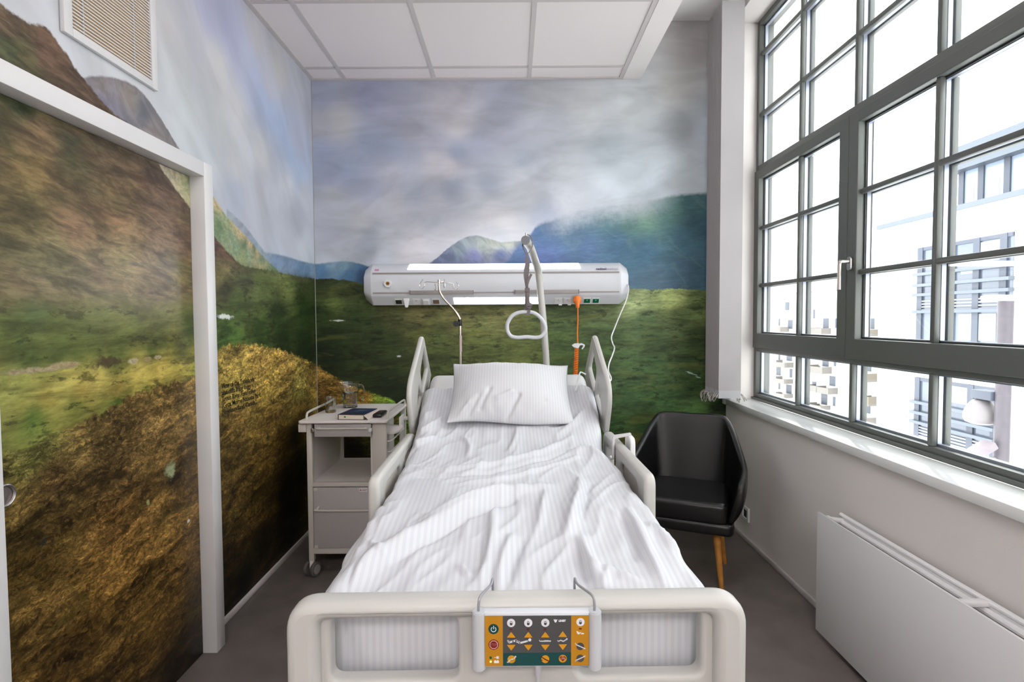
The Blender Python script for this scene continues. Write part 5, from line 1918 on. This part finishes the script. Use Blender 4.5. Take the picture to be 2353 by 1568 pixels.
def shell_pts():
    n, m_ = 96, 22
    rows = []
    for i in range(n+1):
        t = -1+2*i/n                   # -1 left arm front, 0 back centre, 1 right arm front
        a = abs(t)
        s = 1 if t >= 0 else -1
        # plan of the rim and of the foot of the shell (half, mirrored)
        prof = [(0, (.0, .285, .845)), (.20, (.13, .284, .846)), (.30, (.195, .272, .838)), (.36, (.225, .235, .80)), (.50, (.268, .12, .705)), (.62, (.297, .02, .635)), (.70, (.303, -.045, .610)), (.80, (.300, -.125, .598)), (.92, (.292, -.205, .585)), (1.0, (.283, -.245, .545))]
        base = [(0, (.0, .205, .40)), (.20, (.11, .203, .40)), (.30, (.17, .19, .40)), (.36, (.20, .165, .40)), (.50, (.222, .09, .395)), (.62, (.235, .02, .392)), (.70, (.24, -.04, .39)), (.80, (.243, -.11, .386)), (.92, (.240, -.19, .38)), (1.0, (.232, -.235, .372))]

        def ev(tab):                   # smooth curve through the table, mirrored about the back centre
            n_ = len(tab)
            k = max(q for q in range(n_-1) if tab[q][0] <= a)
            u0, u1 = tab[k][0], tab[k+1][0]

            def tan(q):
                if q == 0:
                    d = (Vector(tab[1][1])-Vector(tab[0][1]))/(tab[1][0]-tab[0][0])
                    return Vector((d.x, 0, 0))
                if q == n_-1:
                    return (Vector(tab[q][1])-Vector(tab[q-1][1]))/(tab[q][0]-tab[q-1][0])
                return (Vector(tab[q+1][1])-Vector(tab[q-1][1]))/(tab[q+1][0]-tab[q-1][0])
            h = u1-u0
            s_ = (a-u0)/h
            return (Vector(tab[k][1])*(2*s_**3-3*s_**2+1)+tan(k)*(h*(s_**3-2*s_**2+s_))
                    + Vector(tab[k+1][1])*(3*s_**2-2*s_**3)+tan(k+1)*(h*(s_**3-s_**2)))
        top, bot = ev(prof), ev(base)
        top.x *= s
        bot.x *= s
        rows.append((top, bot))
    return rows


rows = shell_pts()
bm = new_bm()
rings = []
n = len(rows)
for i, (top, bot) in enumerate(rows):
    tn = (rows[min(i+1, n-1)][1]-rows[max(i-1, 0)][1])
    tn.z = 0
    tn.normalize()
    outw = Vector((-tn.y, tn.x, 0))
    if outw.dot(Vector((bot.x, bot.y+.02, 0))) < 0:
        outw = -outw
    ring = []
    thk = .036
    K_ = 14
    ends = min(i, n-1-i)
    th_ = thk*(1 if ends > 4 else .45+.55*math.sqrt(1-((4-ends)/4.5)**2))
    for k in range(K_+1):              # inner face, bottom to top
        t = k/K_
        p = bot.lerp(top, t)
        bulge = .016*math.sin(PI*t)
        ring.append(p-outw*(th_/2-bulge*.2))
    for k in range(1, 6):              # rolled rim
        aa = PI*k/6
        ring.append(top-outw*(th_/2*math.cos(aa))+Vector((0, 0, th_/2*math.sin(aa))))
    for k in range(K_+1):
        t = 1-k/K_
        p = bot.lerp(top, t)
        bulge = .022*math.sin(PI*t)
        ring.append(p+outw*(th_/2+bulge))
    for k in range(1, 5):              # turn under
        aa = PI*k/5
        ring.append(bot+outw*(th_/2*math.cos(aa))-Vector((0, 0, th_*.7*math.sin(aa))))
    rings.append([bm.verts.new(p) for p in ring])
R_ = len(rings[0])
for a, b in zip(rings, rings[1:]):
    for j in range(R_):
        bm.faces.new((a[j], a[(j+1) % R_], b[(j+1) % R_], b[j]))
bm.faces.new(rings[0])
bm.faces.new(list(reversed(rings[-1])))
bmesh.ops.recalc_face_normals(bm, faces=bm.faces)
obj('shell', bm, BLACKL, ch, angle=120)
# seat cushion, front rail and pan
bm = new_bm()
o = rounded([(-.228, -.262), (.228, -.262), (.225, .19), (-.225, .19)], [.05, .05, .09, .09], 8)
add_mesh(bm, plate([o], .030, .026, Matrix.Translation((0, 0, .422)), 5))
for v in bm.verts:
    if v.co.z > .44:
        v.co.z += .022*max(0, 1-(v.co.x/.24)**2)*max(0, 1-((v.co.y+.03)/.25)**2)
bmesh.ops.subdivide_edges(bm, edges=[], cuts=0)
obj('seat_cushion', bm, BLACKL, ch, angle=60)
bm = new_bm()
o = rounded([(-.262, -.262), (.262, -.262), (.24, .20), (-.24, .20)], [.05, .05, .1, .1], 8)
add_mesh(bm, plate([o], .012, .022, Matrix.Translation((0, 0, .345)), 4))
obj('seat_pan', bm, BLACKL, ch, angle=60)
for (x, y, tx, ty) in ((.20, -.20, .165, -.165), (-.20, -.20, -.165, -.165), (.205, .155, .16, .12), (-.205, .155, -.16, .12)):
    bm = new_bm()
    tube(bm, [(x, y, .001), (x+(tx-x)*.5, y+(ty-y)*.5, .17), (tx, ty, .330)], [.0115, .0165, .021], 16)
    obj('leg', bm, OAK, ch)

# ------------------------------------------------------------------ wall socket
c = at(1715, 1180, X=XR)
ws = thing('wall_socket', 'white framed wall outlet with black insert low beside the black chair', 'socket', (XR, c.y, c.z-.045))
bm = new_bm()
add_mesh(bm, plate_yz([rrect(c.y-.052, c.y+.052, c.z-.045, c.z+.045, .004), rrect(c.y-.030, c.y+.030, c.z-.027, c.z+.027, .002)], XR-.006, .004, .0015))
obj('socket_frame', bm, WPLAS, ws)
bm = new_bm()
box(bm, XR-.005, XR-.001, c.y-.030, c.y+.030, c.z-.027, c.z+.027)
obj('socket_insert', bm, BLACKP, ws)

# ------------------------------------------------------------------ radiator
RXF = 1.372
ra = thing('radiator', 'flat white panel radiator on the wall under the window sill', 'radiator', (1.44, 1.75, .04))
a0, a1 = at(1878, 1176, X=RXF), at(1873.5, 1445.7, X=RXF)
RY1, RZ1, RZ0, RY0 = a0.y, a0.z, a1.z, .85
bm = new_bm()
box(bm, RXF, RXF+.009, RY0, RY1, RZ0, RZ1, .0015)
obj('front_panel', bm, RADW, ra)
bm = new_bm()
box(bm, RXF+.095, RXF+.105, RY0+.01, RY1-.012, RZ0+.03, RZ1-.006, .002)
tube(bm, [(RXF+.1, RY0+.01, RZ1-.010), (RXF+.1, RY1-.012, RZ1-.010)], .0095, 10)
tube(bm, [(RXF+.086, RY0+.01, RZ1-.035), (RXF+.086, RY1-.03, RZ1-.035)], .012, 10)
obj('rear_panel', bm, RADW, ra)
bm = new_bm()
nf = 42
for i in range(nf):
    y = RY0+.04+(RY1-RY0-.10)*i/(nf-1)
    box(bm, RXF+.012, RXF+.075, y-.008, y+.008, RZ0+.03, RZ1-.045)
obj('convector_fins', bm, mat('radiator_fin', rgb(196, 190, 190), .5), ra, smooth=False)
bm = new_bm()
tube(bm, smooth_path([(RXF+.014, RY1-.05, RZ1-.022), (RXF+.04, RY1-.045, RZ1-.020), (RXF+.07, RY1-.04, RZ1-.026), (RXF+.095, RY1-.035, RZ1-.03)], 5), .012, 12)
box(bm, RXF+.02, RXF+.034, RY1-.062, RY1-.03, RZ1-.034, RZ1-.006, .002)
obj('valve', bm, RADW, ra)
by = at(2240, 1393, X=RXF+.06).y
bm = new_bm()
box(bm, RXF+.009, RXF+.10, by-.012, by+.012, RZ1-.022, RZ1-.004, .003)
obj('bracket', bm, RADW, ra)
bm = new_bm()
for y in (RY1-.25, RY0+.3):
    box(bm, RXF+.104, XR-.0005, y-.02, y+.02, RZ0+.1, RZ1-.1, .002)
obj('wall_mount', bm, RADW, ra)
# ------------------------------------------------------------------ outside the window
FAC = mat('facade_white', (.56, .55, .555), .8)
FACS = mat('facade_cream', (.57, .55, .54), .8)
WGR = mat('facade_frame', rgb(68, 73, 86), .5)
WGL = mat('facade_glass', rgb(146, 160, 178), .15, spec=.8)
WGD = mat('facade_glass_dark', rgb(84, 92, 108), .15, spec=.8)
LOUV = mat('facade_louvre', rgb(118, 120, 130), .5)
JOINT = mat('facade_joint', rgb(126, 124, 126), .8)
ROOFG = mat('facade_trim', rgb(88, 95, 105), .5)
INT = mat('facade_interior', rgb(150, 132, 136), .7)

XA = 20.0
A = lambda x, y: at(x, y, X=XA)
ob_ = thing('office_building', 'white office block with wide grey window bands across the street, seen through the right panes', 'building', (XA+4, 16, -14))
ya = A(2019, 700).y
ZTOP = A(2030, 526).z
bm = new_bm()
box(bm, XA, XA+10, -10, ya, -14, ZTOP)
obj('wall', bm, FAC, ob_, smooth=False)
bm = new_bm()
box(bm, XA-.12, XA+10.1, -10, ya+.12, ZTOP, ZTOP+.22)
obj('parapet', bm, ROOFG, ob_, smooth=False)
bm = new_bm()
for zz in (1.55, -.55, -3.6, -5.6):
    box(bm, XA-.006, XA, -10, ya, zz-.015, zz+.015)
for py in (2090,):
    y = A(py, 700).y
    box(bm, XA-.006, XA, y-.02, y+.02, -14, ZTOP)
obj('joint', bm, JOINT, ob_, smooth=False)
# set-back top floor
XB = 23.0
B_ = lambda x, y: at(x, y, X=XB)
yl = B_(2205, 350).y
z1, z0, zb = B_(2208, 345).z, B_(2208, 398).z, B_(2209, 475).z
bm = new_bm()
box(bm, XB, XB+6, -10, yl, zb-.4, z1-.3)
tf = obj('top_floor', bm, WGL, ob_, smooth=False)
bm = new_bm()
box(bm, XB-.6, XB+6, -10, yl+.2, z0, z1)
obj('roof_band', bm, ROOFG, tf, pivot=ob_['_piv'], smooth=False)
bm = new_bm()
for px in (2211, 2256, 2316, 2385):
    y = B_(px, 440).y
    box(bm, XB-.08, XB+.02, y-.16, y+.16, zb-.4, z0)
box(bm, XB-.1, XB+.02, -10, yl, zb-.25, zb)
obj('mullion', bm, WGR, tf, pivot=ob_['_piv'], smooth=False)
bm = new_bm()
for (a, b) in ((2216, 2250), (2264, 2310), (2324, 2380)):
    y0, y1 = B_(b, 440).y, B_(a, 440).y
    box(bm, XB-.03, XB, y0+.3, y1-.3, zb+.02, z0-.8)
obj('blind', bm, FAC, tf, pivot=ob_['_piv'], smooth=False)


def window_band(pxl, pxr, ztop, zbot, louv, rails, blinds, cols):
    y1, y0 = A(pxl, 700).y, A(pxr, 700).y
    bm = new_bm()
    box(bm, XA-.02, XA+.05, y0, y1, zbot, ztop)
    w = obj('window', bm, WGD, ob_, smooth=False)
    bm = new_bm()
    for c in cols:
        y = A(c, 700).y
        box(bm, XA-.10, XA, y-.16, y+.16, zbot, ztop)
    box(bm, XA-.08, XA, y0, y1, ztop-.16, ztop)
    obj('mullion', bm, WGR, w, pivot=ob_['_piv'], smooth=False)
    bm = new_bm()
    for z in rails:
        box(bm, XA-.25, XA, y0-.05, y1+.2, z-.07, z+.07)
    obj('rail', bm, ROOFG, w, pivot=ob_['_piv'], smooth=False)
    if louv:
        bm = new_bm()
        z = louv[0]
        while z < louv[1]:
            box(bm, XA-.09, XA-.03, y0, y1, z, z+.07)
            z += .14
        obj('louvre', bm, LOUV, w, pivot=ob_['_piv'], smooth=False)
    bm = new_bm()
    for (a, b, za, zb_) in blinds:
        box(bm, XA-.045, XA-.02, A(b, 700).y, A(a, 700).y, zb_, za)
    if blinds:
        obj('pale_pane', bm, mat('facade_blind', rgb(150, 162, 162), .6), w, pivot=ob_['_piv'], smooth=False)  # paler blind panels set over the dark glass
    else:
        bm.free()


zl = lambda px, py: A(px, py).z
window_band(2113, 2327, zl(2250, 547), zl(2250, 790), (zl(2220, 712), zl(2220, 683)), [zl(2220, 620), zl(2220, 648), zl(2220, 672), zl(2220, 715)],
            [(2205, 2239, zl(2220, 722), zl(2220, 782)), (2252, 2292, zl(2220, 722), zl(2220, 782)), (2168, 2181, zl(2220, 722), zl(2220, 782)), (2252, 2296, zl(2270, 555), zl(2270, 600)), (2208, 2240, zl(2220, 615), zl(2220, 630))], [2116, 2188, 2245, 2307])
window_band(2113, 2300, zl(2200, 880), zl(2200, 1240), (zl(2200, 1120), zl(2200, 1000)), [zl(2200, 942), zl(2200, 968), zl(2200, 992)],
            [(2190, 2232, zl(2200, 885), zl(2200, 927)), (2247, 2284, zl(2260, 893), zl(2260, 918))], [2116, 2181, 2240, 2296])

# ---- apartment house beyond, its front turned slightly to us
P0 = at(1763, 678, Y=60.)
DB = Vector((-.264, 1, 0)).normalized()
NB = Vector((-DB.y, DB.x, 0))           # towards the hospital
if NB.x > 0:
    NB = -NB


def onB(px, py):
    d = ray(px, py)
    t = (P0-CAM).dot(NB)/d.dot(NB)
    return CAM+d*t


ab = thing('apartment_house', 'white apartment house with balconies far beyond the lower left panes', 'building', tuple(P0+Vector((6, 0, -24))))


def bslab(s0, s1, z0, z1, o0, o1):
    """box on the facade: s along the front (from P0), z, o out from the wall"""
    bm = new_bm()
    v = []
    for s in (s0, s1):
        for z in (z0, z1):
            for o in (o0, o1):
                q = P0+DB*s+NB*o
                v.append(bm.verts.new((q.x, q.y, z)))
    for f in ((0, 1, 3, 2), (4, 6, 7, 5), (0, 4, 5, 1), (2, 3, 7, 6), (0, 2, 6, 4), (1, 5, 7, 3)):
        bm.faces.new([v[i] for i in f])
    bmesh.ops.recalc_face_normals(bm, faces=bm.faces)
    return bm


def sz(px, py):
    q = onB(px, py)
    return ((q-P0).dot(DB), q.z)


s_r = sz(2018, 700)[0]
zr = sz(1763, 679)[1]
obj('wall', bslab(s_r-16, 14, -22, zr, -12, 0), FACS, ab, smooth=False)
obj('roof_edge', bslab(s_r-16, 14.1, zr, zr+.12, -12, .1), JOINT, ab, smooth=False)
for (px, py, w_, h_) in ((1779, 705, 5, 17), (1809, 704, 9, 18), (1850, 702, 8, 18), (1871, 722, 3, 20), (1776, 743, 10, 18), (1791, 741, 2, 16), (1816, 746, 10, 20), (1848, 742, 5, 20), (1898, 744, 12, 24), (1921, 743, 3, 22), (2005, 744, 8, 24), (1777, 816, 10, 20), (1791, 818, 3, 18), (1814, 820, 12, 20), (1897, 832, 14, 22), (1919, 831, 5, 22), (1994, 842, 16, 24), (1772, 850, 5, 16), (1789, 853, 9, 20), (1818, 858, 5, 20), (1871, 887, 8, 20), (1913, 876, 13, 24), (1988, 890, 9, 24), (1775, 888, 11, 20), (1791, 886, 3, 18), (1813, 895, 12, 22), (1894, 918, 13, 26), (1917, 923, 5, 22), (1991, 938, 17, 26)):
    (a, za), (b, zb_) = sz(px-w_/2, py-h_/2), sz(px+w_/2, py+h_/2)
    s0, s1 = min(a, b), max(a, b)
    f = obj('window', bslab(s0, s1, zb_, za, -.05, .04), mat('apartment_glass', rgb(70, 77, 90), .3), ab, smooth=False)
    obj('window_jamb', bslab(s1-.12*(s1-s0), s1, zb_, za, .0, .05), JOINT, f, pivot=ab['_piv'], smooth=False)
BALM = mat('balcony_beige', rgb(112, 108, 104), .7)
BALW = mat('balcony_wood', rgb(110, 102, 92), .7)
for (px, py, w_, h_, wood) in ((1790, 757, 46, 12, 0), (1872, 760, 22, 14, 1), (1897, 761, 24, 14, 0), (2008, 765, 26, 16, 1), (1781, 830, 34, 12, 0), (1810, 838, 26, 14, 0), (1870, 845, 22, 18, 1), (1897, 850, 28, 18, 0), (2003, 867, 28, 22, 1), (1782, 867, 30, 12, 0), (1808, 875, 28, 14, 0), (1885, 892, 26, 18, 0), (1911, 897, 28, 18, 0), (2010, 921, 18, 24, 1), (1782, 903, 30, 12, 0), (1808, 908, 28, 14, 0), (1867, 928, 20, 14, 0), (1895, 935, 26, 14, 0), (2001, 965, 28, 20, 0)):
    (a, za), (b, zb_) = sz(px-w_/2, py-h_/2), sz(px+w_/2, py+h_/2)
    s0, s1 = min(a, b), max(a, b)
    bl = obj('balcony', bslab(s0, s1, zb_, zb_+.2, .0, 1.1), BALM, ab, smooth=False)
    mm = BALW if wood else BALM
    bm = bslab(s0, s1, zb_+.2, za, 1.04, 1.1)
    obj('balustrade', bm, mm, bl, pivot=ab['_piv'], smooth=False)
    obj('balcony_divider', bslab(s1-.06, s1, zb_+.2, za, .0, 1.04), mm, bl, pivot=ab['_piv'], smooth=False)
    obj('balcony_divider', bslab(s0, s0+.06, zb_+.2, za, .0, 1.04), mm, bl, pivot=ab['_piv'], smooth=False)

# ---- street lamp close outside
YL = 7.0
ctr = at(2305, 900, Y=YL)
sl = thing('street_lamp', 'grey lamp post with round white shade outside the window', 'street lamp', (ctr.x, YL, -12))
bm = new_bm()
pz = at(2305, 688, Y=YL).z
tube(bm, [(ctr.x, YL, -12), (ctr.x+.0, YL, pz)], .082, 18)
obj('post', bm, mat('lamp_post', rgb(78, 72, 80), .5, var=.1, vscale=12), sl)
c = at(2300, 684, Y=YL)
bm = new_bm()
box(bm, c.x-.17, c.x+.17, YL-.12, YL+.12, c.z-.012, c.z+.025, .012)
obj('lamp_head', bm, FAC, sl)
c = at(2300, 957, Y=YL)
bm = new_bm()
prof = [(0, .19), (.05, .185), (.10, .16), (.155, .09), (.19, .0), (.195, -.08), (.17, -.13), (.10, -.16), (0, -.17)]
lathe(bm, prof, c.x, YL+.30, 30, c.z)
bmesh.ops.recalc_face_normals(bm, faces=bm.faces)
obj('globe_shade', bm, mat('globe_shade', rgb(122, 117, 119), .5), sl)
bm = new_bm()
box(bm, c.x-.10, c.x+.10, YL+.05, YL+.36, c.z+.19, c.z+.31, .01)
obj('shade_bracket', bm, WGR, sl)
c = at(2252, 1035, Y=YL)
bm = new_bm()
box(bm, c.x-.16, c.x+.16, YL-.1, YL+.1, c.z-.05, c.z+.05, .015)
bmesh.ops.rotate(bm, cent=c, matrix=Matrix.Rotation(math.radians(-32), 3, 'Y'), verts=bm.verts)
tube(bm, [(c.x-.12, YL, c.z-.10), (c.x+.35, YL, c.z-.11)], .02, 8)
obj('floodlight', bm, mat('floodlight', rgb(116, 108, 114), .5), sl)
# ------------------------------------------------------------------ light: overcast sky through the window, added fill panels on the ceiling
wd = bpy.data.worlds.new('world')
SC.world = wd
wd.use_nodes = True
bg = wd.node_tree.nodes['Background']
bg.inputs['Color'].default_value = (1, .988, .98, 1)
bg.inputs['Strength'].default_value = 3.2
pd = bpy.data.lights.new('sky_portal', 'AREA')
pd.shape = 'RECTANGLE'
pd.size, pd.size_y = WY1-WY0, WZ1-WZ0
pd.cycles.is_portal = True
po = bpy.data.objects.new('sky_portal', pd)
po.location = (XWIN+.14, (WY0+WY1)/2, (WZ0+WZ1)/2)
po.rotation_euler = Vector((-1, 0, 0)).to_track_quat('-Z', 'Y').to_euler()
COL.objects.link(po)
# unseen glowing panels added on the ceiling as fill light
PANEL = mat('fill_panel_glow', (.95, .95, .95), .5, emis=(1, .95, .93), estr=19.0)
PANELB = mat('fill_panel_glow_dim', (.95, .95, .95), .5, emis=(1, .95, .93), estr=1.5)
for i, (x, y, w) in enumerate(((-.20, 1.79, 'over the bed, left'), (.438, 1.79, 'over the bed, right'), (-.20, -1.96, 'behind the viewer, left'), (.438, -1.96, 'behind the viewer, right'))):
    bm = new_bm()
    box(bm, x-.29, x+.29, y-.34, y+.34, ZC-.004, ZC+.004)
    f = obj('fill_panel', bm, PANELB if y > 0 else PANEL, pivot=(x, y, ZC), smooth=False)
    tag(f, 'square fill panel added on the ceiling ' + w + ' of the pair', 'ceiling light', 'added fill panels')

SC.view_settings.view_transform = 'Standard'
SC.view_settings.look = 'None'
SC.view_settings.gamma = 1
SC.view_settings.exposure = 1.02
SC.view_settings.use_curve_mapping = False
cy = SC.cycles
cy.use_denoising = True
cy.adaptive_threshold = .05
cy.max_bounces = 7
cy.diffuse_bounces = 3
cy.glossy_bounces = 3
cy.transmission_bounces = 8
cy.transparent_max_bounces = 16
cy.caustics_reflective = False
cy.caustics_refractive = False
cy.sample_clamp_indirect = 6
for o in bpy.data.objects:
    if '_piv' in o:
        del o['_piv']
